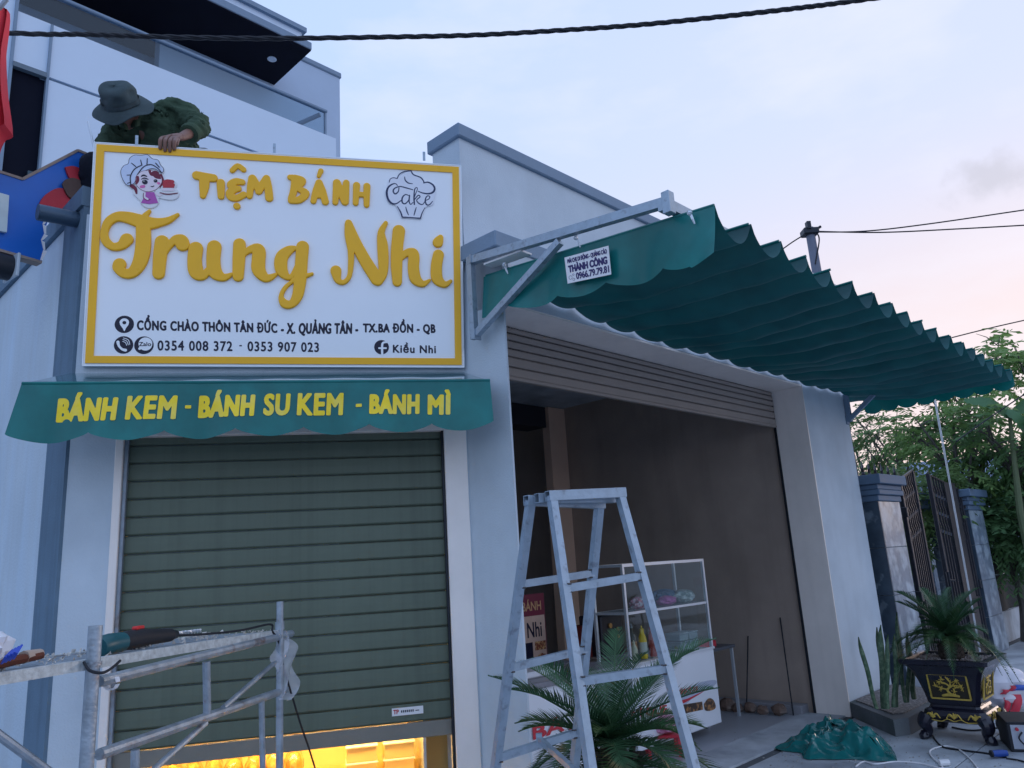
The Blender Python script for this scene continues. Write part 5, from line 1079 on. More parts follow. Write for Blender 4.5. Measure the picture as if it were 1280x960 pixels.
for side in (0, 1):
    pn = MB(); pn.grid(lambda u, v: onface(side, fw_*(2*u-1), fz0+(fz1-fz0)*v, .004), 1, 6); fo = pot.part('relief_panel', pn, mat('dark_relief_ground', (.03, .025, .015), .6, var=.4, vs=80, bump=.8, bs=150))
    b = MB(); k4 = [(-fw_, fz0), (fw_, fz0), (fw_, fz1), (-fw_, fz1)]
    for i in range(4): b.bar(onface(side, *k4[i], .007), onface(side, *k4[(i+1) % 4], .007), .011, .012)
    pot.part('gold_frame', b, M_GOLD, fo)
    rr = random.Random(5+side); segs = []
    W2, H2 = fw_*.85, (fz1-fz0)/2*.82
    if side == 0:
        segs += [[(-.45*W2, -.92*H2, .009), (.0, -.80*H2, .013), (.5*W2, -.92*H2, .008)], [(.05*W2, -.8*H2, .010), (-.12*W2, -.35*H2, .008), (.05*W2, .0, .007), (-.2*W2, .35*H2, .005), (-.55*W2, .45*H2, .003)], [(.03*W2, -.1*H2, .006), (.35*W2, .15*H2, .005), (.8*W2, .1*H2, .003)], [(-.08*W2, -.3*H2, .006), (-.5*W2, -.15*H2, .004), (-.85*W2, .05*H2, .003)], [(.05*W2, 0, .005), (.15*W2, .5*H2, .004), (.0, .85*H2, .003)], [(.2*W2, .1*H2, .004), (.5*W2, .55*H2, .003)]]
        for cx_, cz_ in ((-.55,.5),(-.8,.1),(-.35,.75),(0,.8),(.15,.45),(.5,.6),(.75,.15),(.45,-.05),(-.5,-.2),(-.25,.3),(.8,-.1),(.3,-.45)):
            for _ in range(7): a = rr.uniform(0, 6.28); q = rr.uniform(.012, .026); segs.append([(cx_*W2, cz_*H2, .0035), (cx_*W2+q*math.cos(a), cz_*H2+q*math.sin(a), .0022)])
    else:
        segs += [[(-.5*W2, .7*H2, .006), (.5*W2, .75*H2, .007)], [(0, .9*H2, .007), (-.05*W2, .3*H2, .008), (-.6*W2, -.2*H2, .006)], [(-.05*W2, .4*H2, .006), (.5*W2, .2*H2, .006), (.4*W2, -.1*H2, .006)], [(-.5*W2, .15*H2, .006), (-.5*W2, -.8*H2, .007)], [(-.1*W2, -.1*H2, .006), (.1*W2, -.6*H2, .007), (-.2*W2, -.9*H2, .006)], [(.0, -.3*H2, .006), (.6*W2, -.35*H2, .006), (.5*W2, -.85*H2, .007), (.1*W2, -.8*H2, .005)], [(-.3*W2, .45*H2, .006), (.1*W2, .5*H2, .005)]]
    mb = sdf_shape(segs, (), .0032, .008, .003, 0, 4); mb.mapv(lambda p: onface(side, p.x, fm+p.z, .004+p.y)); pot.part('relief_ornament', mb, M_GOLD, fo, smooth=True)
    # scroll ornament along the stand apron
    segs = []
    for q in (-.78, 0, .78):
        segs += [[(q*RB-.055, -.02, .004), (q*RB-.03, .012, .006), (q*RB, -.012, .009), (q*RB+.03, .012, .006), (q*RB+.055, -.02, .004)], [(q*RB, -.02, .006), (q*RB, .022, .004)]]
        for _ in range(8): a = rr.uniform(0, 6.28); segs.append([(q*RB, 0, .004), (q*RB+.028*math.cos(a), .02*math.sin(a), .0025)])
    segs.append([(-RB, -.03, .003), (-.5*RB, -.045, .004), (-.25*RB, -.025, .003), (0, -.04, .004), (.25*RB, -.025, .003), (.5*RB, -.045, .004), (RB, -.03, .003)])
    mb = sdf_shape(segs, (), .0035, .008, .003, 0, 4)
    mb.mapv(lambda p: Vector((cx+p.x, cyy-RB*1.19*.95-p.y+.004, hz0-.055+p.z)) if side == 0 else Vector((cx+RB*1.19+p.y-.004, cyy+p.x*.95, hz0-.055+p.z))); pot.part('gold_scroll', mb, M_GOLD, stand, smooth=True)
cz = PO.w((cx, cyy, hzt-.02)); c2 = T('potted_cycad', 'small dark cycad growing in the ornate black pot', 'palm', W, tuple(cz))
b = MB(); b.lathe([(.075, -.02), (.10, .02), (.095, .10), (.06, .15)], tuple(cz), 12)
for i in range(60):
    a = i*2.4; z = .13*(i/60); p = cz+Vector((math.cos(a)*.09, math.sin(a)*.09, z)); b.add([p+Vector((-math.sin(a)*.018, math.cos(a)*.018, 0)), p+Vector((math.sin(a)*.018, -math.cos(a)*.018, 0)), p+Vector((math.cos(a)*.03, math.sin(a)*.03, .03))], [(0, 1, 2)])
c2.part('trunk', b, M_BARK); cycad(c2, cz+Vector((0, 0, .12)), 44, .54, .12, 55, (.30, .88), 40)

# ================================================================== KERB PLANTER WITH SNAKE PLANTS
PLN = T('planter_bed', 'low grey concrete planter bed against the blue wall between tarpaulin and ornate pot', 'planter', S, (4.5, -.3, 0))
p_a, p_b = onZ(S, 1063, 898, 0), onZ(S, 1131, 926, 0); p_c = onZ(S, 1165, 893, 0)
x0_, x1_, y0_ = 4.42, 5.75, -.62
b = MB(); hh = .135
for a, c in (((x0_-.55, y0_, 0), (x1_, y0_+.09, hh)), ((x0_-.55, y0_+.09, 0), (x0_-.46, -.0, hh)), ((x1_-.09, y0_+.09, 0), (x1_, -.0, hh))): pass
fx0 = onZ(S, 1131, 926, 0).x
b.prism([(4.45, -.004), (3.82, -.62), (3.95, -.70), (5.1, -.70), (5.5, -.45), (5.6, -.004)], 0, hh); PLN.part('kerb', b, mat('weathered_grey_concrete', (.17, .185, .20), .9, var=.25, vs=6, bump=.6, bs=50, col2=(.10, .12, .12)))
b = MB(); b.prism([(4.52, -.03), (4.02, -.55), (4.1, -.62), (5.05, -.62), (5.42, -.40), (5.5, -.03)], hh+.001, hh+.012); PLN.part('gravel', b, mat('wet_gravel', (.16, .15, .15), .9, var=.5, vs=70, bump=1, bs=120, col2=(.32, .31, .30), c2s=40), kind='stuff')
M_SNK = mat('snake_plant_leaf', (.045, .095, .05), .5, var=.3, vs=8, bump=.05, col2=(.10, .16, .09), c2=(.48, .56), c2s=26)
def blade(base_px, tip_px, Y, wid, bend, edge=M_SNK):
    a, c = at(*base_px, Y), at(*tip_px, Y); a.z = max(a.z, .13); d = c-a; s_ = Vector((1, .15, 0)).normalized(); b = MB()
    def f(u, v):
        w_ = wid*(1-.25*(1-v))*(1-max(0, (v-.72)/.28)**1.8) if v > 0 else wid*.7; k = 2*u-1; p = a+d*v+s_*(bend*math.sin(v*math.pi))
        return p+s_*k*w_+Vector((0, 1, 0))*(-.016*(1-k*k)+.01*math.sin(v*9))
    b.grid(f, 6, 18); b.grid(lambda u, v: Vector(f(u, v))+Vector((0, .004, 0)), 6, 18); return b
groups = [((( 1096, 886), (1073, 796)), 6.9), ((((1104, 886)), (1096, 784)), 7.05), ((((1108, 886)), (1101, 781)), 7.0), ((((1110, 886)), (1110, 793)), 6.9), (((1117, 884), (1118, 792)), 7.1), (((1120, 884), (1124, 800)), 7.2), (((1132, 878), (1121, 765)), 7.25), (((1134, 878), (1134, 790)), 7.3), (((1143, 874), (1138, 808)), 7.35)]
labs = ['snake plant leaf leaning left, standing apart at the left end of the planter bed', 'snake plant clump of tall banded leaves in the middle of the planter bed', 'snake plant clump with a tall pale edged leaf nearest the stone gate pillar']
for gi, idx in enumerate(((0,), (1, 2, 3, 4, 5), (6, 7, 8))):
    (bp_, tp_), Y = groups[idx[0]]; base = at(*bp_, Y); t = T('snake_plant', labs[gi], 'snake plant', W, (base.x, base.y, hh), group='snake plants in the planter bed')
    for i in idx: (bp_, tp_), Y = groups[i]; t.part('leaf', blade(bp_, tp_, Y, .023+.005*(i % 3), .02*math.sin(i*2)), M_SNK, smooth=True)

# ================================================================== TARPAULIN HEAP
from mathutils import noise as mn
M_TARP = mat('glossy_teal_tarpaulin', (.012, .16, .155), .22, var=.12, vs=6, bump=.04, bs=10, coat=.3)
cs = [Vector(onZ(W, x, y, 0)) for x, y in ((967, 936), (1122, 953), (1108, 925), (1062, 893), (1020, 899), (985, 925))]
ctr = Vector(onZ(W, 1045, 930, 0))
def tarp(u, v):
    a = 2*math.pi*u; 
    key = [(0.0, 1122, 953), (.12, 1116, 934), (.22, 1085, 916), (.33, 1055, 905), (.45, 1012, 918), (.56, 966, 936), (.68, 1000, 943), (.8, 1010, 951), (.9, 1060, 950), (1.0, 1122, 953)]
    for (u0, x0, y0), (u1, x1, y1) in zip(key[:-1], key[1:]):
        if u0 <= u <= u1: q = (u-u0)/(u1-u0); ex, ey = x0+(x1-x0)*q, y0+(y1-y0)*q; break
    E_1 = Vector(onZ(W, ex, ey, 0)); pk = Vector(onZ(W, 1040, 925, 0)); p = pk.lerp(E_1, v)
    n = mn.ridged_multi_fractal(Vector((p.x*2.6, p.y*2.6, 3.3)), .7, 2.0, 3, 1.0, 2.0); n2 = mn.noise(Vector((p.x*9, p.y*9, 1)))
    q3 = mn.ridged_multi_fractal(Vector((p.x*7+1, p.y*5, 7.1)), .8, 2.0, 2, 1.0, 2.0)-1
    h = .075*(1-v)**.8+.040*n*(1-v**5)+.040*q3*(1-v**7)+.012*n2*(1-v**6)+.07*math.exp(-((p-Vector(onZ(W, 1075, 938, 0))).length/.16)**2)*(1-v**4)-.05*math.exp(-((p-Vector(onZ(W, 1010, 935, 0))).length/.13)**2)
    fold = .060*(1-abs(math.sin(u*21+3*v+1.5*n2)))**2*v*(1-v)*3.2
    ex_ = .035*mn.noise(Vector((u*14, 2, 5)))*v*v; return (p.x+.02*math.sin(v*20+u*9)*(1-v)+ex_, p.y+.8*ex_, max(.006, h+fold*.8-.045*(v > .98)*0))
b = MB(); b.grid(tarp, 160, 44); tp_t = T('tarpaulin_heap', 'crumpled glossy teal tarpaulin heaped on the floor by the white jamb', 'tarpaulin', W, (ctr.x, ctr.y, 0)); tp_t.part('cloth', b, M_TARP, smooth=True, ang=28)
# ================================================================== THINGS AT THE RIGHT EDGE
bg = onZ(W, 1266, 892, 0); b = MB(); crumple(b, (bg.x+.05, bg.y+.15, .20), (.22, .15, .20), 8, 26, 18, .22)
t = T('shopping_bag', 'white plastic shopping bag with red checks beside the ornate pot', 'bag', W, (bg.x+.05, bg.y+.15, 0)); wbg = t.part('bag', b, mat('white_plastic_bag', (.72, .70, .76), .35, var=.08, bump=.1, bs=20), smooth=True, ang=20)
M_RCH = mat('red_check_print', (.62, .04, .07), .45, bump=0)
def surf_patch(x0, x1, y0, y1, Y, m, nm, par, tt):
    b = MB(); b.grid(lambda u, v: at(x0+(x1-x0)*u+2*math.sin(v*5), y0+(y1-y0)*v, Y-.02*math.sin(u*3.1)*math.sin(v*3.1)), 8, 8); tt.part(nm, b, m, par, smooth=True)
for k, (x0, x1, y0, y1) in enumerate(((1254, 1262, 872, 896), (1264, 1276, 868, 895), (1262, 1276, 857, 864), (1252, 1260, 862, 868))): surf_patch(x0, x1, y0, y1, bg.y-.0, M_RCH, 'red_print', wbg, t)
surf_patch(1268, 1284, 856, 863, bg.y-.012, mat('blue_bag_print', (.05, .12, .5), .4, bump=0), 'blue_print', wbg, t)
wx = onZ(W, 1265, 940, 0); WF = Frame((wx.x, wx.y, 0), (.93, -.36)); hb = onY(WF, 1264, 904, 0).z
t = T('welding_set', 'small grey metal power box with black corner trim at the right edge', 'power box', WF, (.15, .2, 0))
b = MB(); b.box((0, 0, .01), (.34, .40, hb), .012); t.part('casing', b, mat('light_grey_sheet_metal', (.42, .45, .52), .4, .2)); b = MB(); b.box((-.006, -.008, 0), (.02, .41, hb+.008), .006); b.box((-.006, -.008, hb-.01), (.35, .41, hb+.010), .006); b.box((-.006, -.008, 0), (.35, .41, .018), .006); t.part('edge_trim', b, M_RUB)
b = MB(); b.tube(smooth_path([(.09, -.01, hb*.7), (.06, -.03, hb*.5), (.10, -.04, hb*.25), (.16, -.02, hb*.12)], 6), .006, 6); t.part('lead', b, M_RUB); b = MB(); b.tube([(.06, -.0, hb*.8), (.06, -.02, hb*.8)], .012, 10); t.part('knob', b, M_RED)
def gcord(name, lab, pts, r, m, cat='cord'):
    P_ = [Vector(onZ(W, x, y, .008)) for x, y in pts]; b = MB(); b.tube(smooth_path(P_, 10), r, 6); return single(name, b, m, lab, cat, W, tuple(P_[0]), smooth=True)
gcord('extension_cable', 'black extension cord snaking from the pot to the blue connector', [(1165, 918), (1170, 926), (1180, 934), (1205, 938), (1235, 942), (1258, 947)], .007, M_RUB)
gcord('white_cable', 'white cable curling over the floor in front of the ornate pot', [(1070, 958), (1080, 952), (1095, 955), (1120, 952), (1150, 954), (1178, 960), (1165, 946), (1163, 938), (1178, 933), (1195, 935), (1210, 946), (1222, 960)], .006, M_WHITE)
gcord('extension_cable', 'short black cord running behind the pot feet to the right edge', [(1190, 909), (1215, 913), (1250, 910), (1285, 916)], .007, M_RUB)
gcord('extension_cable', 'thin black cord from the blue connector to the bottom right corner', [(1258, 948), (1272, 950), (1290, 955)], .006, M_RUB)
cn = onZ(W, 1250, 948, 0); b = MB(); b.tube([(cn.x-.05, cn.y, .035), (cn.x+.0, cn.y, .035), (cn.x+.055, cn.y-.01, .035)], [.022, .026, .022], 12); t = T('cable_connector', 'blue plug connector lying on the floor in front of the pot', 'plug', W, (cn.x, cn.y, 0)); t.part('plug_body', b, mat('blue_plastic', (.02, .07, .32), .35, bump=0), smooth=True); b = MB(); b.tube([(cn.x-.062, cn.y, .035), (cn.x-.05, cn.y, .035)], .025, 12); t.part('collar', b, M_RUB)
wn = onZ(W, 1180, 958, 0); b = MB(); b.tube([(wn.x-.03, wn.y, .025), (wn.x+.04, wn.y, .025)], .022, 8); single('white_plug', b, M_WHITE, 'small white plug on the white cable at the bottom edge', 'plug', W, (wn.x, wn.y, 0))
# ================================================================== SNACK CART
M_LAM = mat('white_laminate', (.72, .76, .82), .3, var=.03, vs=3, bump=0)
M_DISH = mat('steel_tray', (.55, .6, .65), .3, .7, bump=0)
FY = .69
crt = T('snack_cart', 'white and glass snack cart with aluminium frame and red printed front in the open bay', 'food cart', S, (2.6, .9, 0))
cx0, cx1, cz0, czm, cz1 = 1.95, 3.245, .755, 1.16, 1.55; D_ = .34
b = MB(); b.box((cx0, FY, .10), (cx1, FY+.6, cz0), .006); crt.part('body', b, M_LAM)
bars = MB(); 
def cb_(a, c, w=.024): 
    b = MB(); b.bar(a, c, w, w); crt.part('frame_bar', b, M_ALU)
for x in (cx0+.012, cx1-.012):
    for y in (FY+.012, FY+D_): cb_((x, y, cz0), (x, y, cz1-.012))
for y in (FY+.012, FY+D_):
    cb_((cx0, y, cz1), (cx1, y, cz1)); cb_((cx0+.03, y, czm), (cx1-.03, y, czm), .02)
for x in (cx0+.012, cx1-.012): cb_((x, FY+.03, cz1), (x, FY+D_-.01, cz1)); cb_((x, FY+.03, czm), (x, FY+D_-.01, czm), .02)
cb_((cx0, FY-.004, cz0), (cx1, FY-.004, cz0), .02)
b = MB(); b.box((cx0+.03, FY+.03, czm+.001), (cx1-.03, FY+D_-.02, czm+.009)); crt.part('glass_shelf', b, mat('frosted_shelf', (.35, .42, .46), .2, bump=0))
for z0_, z1_ in ((cz0+.012, czm-.012), (czm+.012, cz1-.014)):
    b = MB(); b.box((cx0+.03, FY+.008, z0_), (cx1-.03, FY+.012, z1_)); crt.part('glass_pane', b, M_CLEAR)
    b = MB(); b.box((cx1-.014, FY+.03, z0_), (cx1-.010, FY+D_-.02, z1_)); crt.part('glass_pane', b, M_CLEAR)
def cpt(px, py, o=-.003): return onY(S, px, py, FY-.003+o)
def cprint(strokes_px, m, nm, h=.0, polys=None):
    mb = MB()
    for q in (polys or []):
        P_ = smooth_path([tuple(cpt(*p)) for p in q]+[tuple(cpt(*q[0]))], 5)[:-1] if len(q) > 4 else [tuple(cpt(*p)) for p in q]
        mb.add([Vector((p[0], FY-.0035-h, p[2])) for p in P_], [tuple(range(len(P_)))])
    return crt.part(nm, mb, m)
cprint(None, mat('silver_blue_print', (.42, .47, .60), .4, bump=0), 'printed_swoosh', .0, [[(852, 868), (870, 855), (893, 850), (894, 856), (872, 868), (858, 880), (850, 884)]])
cprint(None, M_RED, 'red_swoosh', .0006, [[(848, 876), (860, 873), (880, 864), (866, 873), (852, 880)]])
def ctext(txt, a_, c_, t_, m=M_RED, bold=.03, nm='printed_lettering'):
    A, C2, T2_ = cpt(*a_), cpt(*c_), cpt(*t_); vs, fs_ = text2d(txt, 1, 1, bold, asp=(.2, .06)); mb = MB(); mb.add([Vector((A.x+(C2.x-A.x)*x, FY-.0048, A.z+(C2.z-A.z)*x+(T2_.z-A.z)*y)) for x, y in vs], fs_); crt.part(nm, mb, m)
ctext('BÁNH MÌ QUE', (849, 871), (873, 866), (849, 860))
cprint(None, mat('dark_photo_print', (.05, .035, .03), .4, var=.5, vs=40, bump=0, col2=(.4, .2, .08), c2s=30), 'printed_photo', .0006, [[(853, 881), (878, 877), (879, 887), (856, 892)], [(880, 880), (886, 873), (892, 875), (895, 884), (890, 888), (882, 888)]])
ctext('MÌ QUE', (790, 900), (835, 893), (790, 884))
# what stands on and in the cart
def bottle(name, lab, x, y, z, r, h, m, capm, neck=.35, grp=None, lbl=None):
    t = T(name, lab, 'bottle', S, (x, y, z), group=grp); b = MB(); b.lathe([(r*.9, 0), (r, .01), (r, h*.55), (r*.9, h*.64), (r*neck, h*.78), (r*neck, h*.86)], (x, y, z), 16); bd = t.part('bottle_body', b, m, smooth=True)
    b = MB(); b.lathe([(r*neck*1.15, h*.86), (r*neck*1.1, h*.90), (r*.18, h*.93), (r*.12, h)], (x, y, z), 12); t.part('cap', b, capm, smooth=True)
    if lbl: b = MB(); b.lathe([(r*1.01, h*.15), (r*1.01, h*.5)], (x, y, z), 16); t.part('paper_label', b, lbl, bd)
def cx_(px, py=800, y=FY+.1): return onY(S, px, py, y).x
zb = cz0+.012; G_ = 'sauce bottles in the snack cart'
bottle('sauce_bottle', 'yellow squeeze bottle of sauce between the dark bottle and the red one', cx_(803), FY+.10, zb, .037, .27, mat('yellow_plastic', (.78, .50, .02), .35, bump=0), mat('yellow_plastic', (.78, .50, .02)), .5, G_, mat('paper_label', (.6, .6, .55), .6))
bottle('sauce_bottle', 'red brown squeeze bottle at the right end of the sauce bottles', cx_(815), FY+.10, zb, .036, .27, mat('chilli_red_plastic', (.38, .06, .05), .35, bump=0), mat('pink_cap', (.55, .15, .2), .4), .5, G_)
bottle('sauce_bottle', 'dark glass bottle with brown label behind the yellow squeeze bottle', cx_(795), FY+.14, zb, .040, .30, mat('dark_bottle_glass', (.05, .04, .03), .12, bump=0), mat('grey_cap', (.2, .22, .24), .4), .32, G_, mat('brown_label', (.35, .17, .08), .6, var=.4, vs=50))
bottle('sauce_bottle', 'short pale bottle at the left end of the sauce bottles', cx_(787), FY+.06, zb, .028, .17, mat('cream_plastic', (.6, .56, .42), .4, bump=0), mat('cream_plastic', (.6, .56, .42)), .4, G_)
def inbag(name, lab, px, py, R, m, seed, y=FY+.16):
    p = onY(S, px, py, y); z = czm+.012+R[2]*.85; b = MB(); crumple(b, (p.x, p.y, z), R, seed, 14, 12, .3); t = T(name, lab, 'bag', S, (p.x, p.y, czm+.012)); t.part('bag', b, m, smooth=True, ang=20)
inbag('plastic_bag', 'pink plastic bag on the upper shelf of the snack cart', 832, 745, (.10, .07, .045), mat('pink_film', (.50, .14, .38), .3, bump=.1), 4)
inbag('plastic_bag', 'red patterned packet at the left end of the upper cart shelf', 797, 742, (.09, .06, .055), mat('red_packet', (.42, .10, .16), .4, var=.5, vs=30, col2=(.6, .55, .6), c2s=25), 5)
inbag('plastic_bag', 'dark blue bag piled on top at the back of the upper cart shelf', 828, 728, (.17, .08, .075), mat('blue_bag', (.03, .11, .20), .5, var=.3, vs=25), 6, FY+.24)
inbag('plastic_bag', 'grey white striped bag at the right of the upper cart shelf', 853, 740, (.13, .08, .065), mat('striped_film', (.22, .30, .30), .35, var=.4, vs=20, col2=(.5, .56, .58), c2s=16), 7)
for k in range(4):
    x = 2.86+.16*(k % 2); z = zb+.075*(k//2); b = MB(); b.box((x, FY+.10, z), (x+.145, FY+.26, z+.062), .008)
    t = T('plastic_tub', ['lower left clear food tub in the cart', 'lower right clear food tub in the cart', 'upper left clear food tub in the cart', 'upper right clear food tub in the cart'][k], 'tub', S, (x+.07, FY+.18, z), group='clear tubs in the snack cart'); t.part('tub_body', b, mat('cloudy_tub', (.22, .28, .30), .2, var=.1, bump=0)); b = MB(); b.box((x-.004, FY+.095, z+.0625), (x+.149, FY+.265, z+.070), .003); t.part('lid', b, mat('cloudy_lid', (.36, .43, .46), .25, bump=0))
p = onY(S, 850, 814, FY+.14); t = T('plate', 'pale plate of food behind the lower cart glass', 'plate', S, (p.x, p.y, zb)); b = MB(); b.lathe([(.05, 0), (.12, .015), (.125, .02), (.05, .008)], (p.x, p.y, zb), 20); t.part('dish', b, M_LAM, smooth=True); b = MB()
for k in range(6): b.blob((p.x-.06+.025*k, p.y+.02*math.sin(k*2), zb+.022), (.02, .014, .012), 6, 4)
t.part('food', b, mat('mixed_food', (.25, .14, .06), .6, var=.5, vs=50, col2=(.3, .35, .1), c2s=30), kind='stuff')
# left part: second, deeper case beside the cart with dark box on its top
b2 = T('black_box', 'black machine with brass rings standing left of the sauce bottles', 'machine', S, (1.75, 1.1, .8))
bq0, bq1 = onY(S, 753, 800, 1.0).x, onY(S, 780, 800, 1.0).x; b2z = onY(S, 765, 768, 1.0).z; b = MB(); b.box((bq0, 1.0, .80), (bq1, 1.25, b2z), .01); b2.part('casing', b, mat('black_casing', (.015, .013, .02), .35)); 
for k, (px, py) in enumerate(((763, 782), (772, 786), (773, 795))): q = onY(S, px, py, .99); b = MB(); b.tube([(q.x, .998, q.z), (q.x, .985, q.z)], .016 if k else .022, 10); b2.part('dial', b, mat('brass', (.5, .28, .10), .35, .6, bump=0))
q0 = onY(S, 733, 783, 1.1); q1 = onY(S, 755, 800, 1.1); t = T('snack_box', 'dark red box with pale lettering on the counter behind the cycad', 'box', S, (q0.x, 1.15, .8)); b = MB(); b.box((q0.x-.02, 1.12, .80), (q1.x, 1.3, q0.z), .004); t.part('carton', b, mat('dark_red_card', (.16, .02, .015), .6)); b = MB(); b.box((q0.x, 1.116, q1.z-.002), (q1.x-.02, 1.12, q1.z+.02)); t.part('pale_print', b, mat('pale_orange_print', (.55, .33, .2), .5))
# counter behind the pillar with red lettering on a white front
ct = T('white_counter', 'white fronted counter with red lettering half hidden behind pillar and cycad', 'counter', S, (.5, .5, 0))
CY = .42
def k_(px, py): return onY(S, px, py, CY-.004)
b = MB(); b.box((.16, CY, .0), (1.15, CY+.5, .80), .004); ct.part('cabinet', b, M_LAM); b = MB(); b.box((.12, CY-.03, .80), (1.5, CY+.95, .84), .004); ct.part('worktop', b, mat('grey_worktop', (.22, .22, .25), .3, var=.2, vs=8))
b = MB(); b.box((.16, CY-.006, .30), (1.1, CY-.002, .36)); ct.part('grey_band', b, mat('grey_band_print', (.3, .32, .38), .4))
A = k_(666, 925); C2 = k_(705, 912); vs, fs_ = text2d('BÁ', 1, 1, .04, asp=(.2, .1)); b = MB(); b.add([Vector((A.x+(C2.x-A.x)*x, CY-.008, A.z+.10*y)) for x, y in vs], fs_); ct.part('red_lettering', b, M_RED)
A = k_(712, 922); vs, fs_ = text2d('NH', 1, 1, .04, asp=(.15, .1)); b = MB(); b.add([Vector((A.x+.15*x, CY-.008, A.z+.10*y)) for x, y in vs], fs_); ct.part('red_lettering', b, M_RED)
t = T('white_tray', 'white tray lying on the counter behind the ladder leg', 'tray', S, (.75, .7, .84)); b = MB(); b.box((.5, .55, .842), (.95, .85, .885), .01); t.part('tray_body', b, M_LAM)
t = T('glass_dish', 'flat silver dish on the counter beside the white tray', 'dish', S, (1.15, .8, .84)); b = MB(); b.lathe([(.06, 0), (.11, .03), (.115, .035), (.06, .012)], (1.15, .8, .842), 18); t.part('dish_body', b, M_DISH, smooth=True)
# standee poster
SY = 1.6
def s_(px, py): return onY(S, px, py, SY)
a, c, d = s_(640, 842), s_(686, 840), s_(680, 741)
sd = T('standing_poster', 'maroon and cream standing poster with bakery lettering behind the pillar', 'poster', S, (a.x+.2, SY, .84)); X0_, X1_ = c.x-.46, c.x; z0_, z1_ = c.z-.02, d.z
b = MB(); b.box((X0_, SY, z0_), (X1_, SY+.02, z1_)); b.box((X0_+.05, SY+.02, 0), (X0_+.08, SY+.05, z1_)); b.box((X1_-.08, SY+.02, 0), (X1_-.05, SY+.05, z1_)); bd = sd.part('board', b, M_MAROON)
zm = s_(680, 768).z; b = MB(); b.box((X0_, SY-.003, z0_+.0), (X1_-.012, SY-.001, zm)); sd.part('cream_field', b, mat('cream_print', (.62, .42, .33), .6, bump=0), bd)
def pt2(txt, x0, x1, z0, z1, m, h=.005, bold=.02, tt=sd):
    vs, fs_ = text2d(txt, x1-x0, z1-z0, bold); b = MB(); b.add([Vector((x0+x, SY-h, z0+y)) for x, y in vs], fs_); tt.part('printed_lettering', b, m, bd)
pt2('BÁNH', X1_-.30, X1_-.05, s_(660, 764).z, s_(672, 748).z, mat('tan_print', (.55, .30, .16), .5, bump=0))
pt2('Nhi', X1_-.25, X1_-.06, s_(665, 797).z, s_(670, 777).z, M_BLACK)
b = MB(); zq0, zq1, zq2 = s_(670, 802).z, s_(670, 813).z, s_(670, 823).z
b.box((X1_-.32, SY-.005, zq2), (X1_-.19, SY-.003, zq0)); sd.part('printed_photo', b, M_BLACK, bd)
b = MB(); b.box((X1_-.16, SY-.005, zq1), (X1_-.02, SY-.003, zq0)); sd.part('printed_photo', b, mat('red_photo', (.22, .05, .03), .5, var=.5, vs=60, col2=(.6, .35, .15), c2s=40), bd)
b = MB(); 
for k in range(3): b.add([Vector((X1_-.11+.03*k+.022*math.cos(i*.8), SY-.006-.001*k, zq2+.012+(.01 if k == 1 else 0)+.018*math.sin(i*.8))) for i in range(8)], [tuple(range(8))])
sd.part('printed_photo', b, mat('red_photo', (.22, .05, .03)), bd)
# table behind the cart with red tray
tb = T('side_table', 'narrow grey table beside the snack cart against the bay wall', 'table', S, (3.7, 1.1, 0))
b = MB(); b.box((3.40, .92, .66), (4.05, 1.5, .69), .004); tb.part('table_top', b, mat('dark_grey_top', (.10, .11, .13), .4))
for x in (3.43, 4.02):
    for y in (.95, 1.47): b = MB(); b.bar((x, y, 0), (x, y, .66), .025, .025); tb.part('leg', b, M_ALU)
t = T('red_basket', 'red plastic basket on the narrow table beside the cart', 'basket', S, (3.6, 1.05, .69)); b = MB(); b.box((3.45, .97, .692), (3.78, 1.25, .76), .01); t.part('basket_body', b, M_RED)
# rubble stones along the foot of the bay wall, two thin rods leaning on it
for k, (y, r) in enumerate(((.62, .075), (.78, .06), (.93, .07), (1.06, .06), (1.20, .085), (1.36, .07), (1.50, .06))):
    b = MB(); b.blob((4.215-.02*(k % 2), y, r*.7), (r*.8, r*1.1, r*.75), 7, 5, .22); single('rubble_stone', b, mat('rusty_rubble', (.20, .13, .10), .9, var=.4, vs=15, bump=.8, bs=40, col2=(.28, .25, .23)), ['broken brown stone nearest the opening at the foot of the bay wall', 'second broken stone from the opening at the foot of the bay wall', 'third broken stone from the opening at the foot of the bay wall', 'middle low stone at the foot of the bay wall', 'largest broken stone at the foot of the bay wall', 'second last stone of the row at the foot of the bay wall', 'last small stone of the row nearest the side table'][k], 'stone', S, (4.215, y, 0), group='rubble stones along the bay wall')
for k, (pa, pb2) in enumerate((((990, 881), (975, 772)), ((931, 872), (935, 795)))):
    a, c = onX(S, *pa, 4.27), onX(S, *pb2, 4.45); b = MB(); b.tube([(4.27, a.y, .0), (4.45, c.y, c.z)], .007, 6); single('leaning_rod', b, M_ROD, ['long thin dark rod leaning on the bay wall right of the cart', 'shorter thin dark rod leaning on the bay wall near the side table'][k], 'rod', S, (4.27, a.y, 0), group='thin rods on the bay wall')
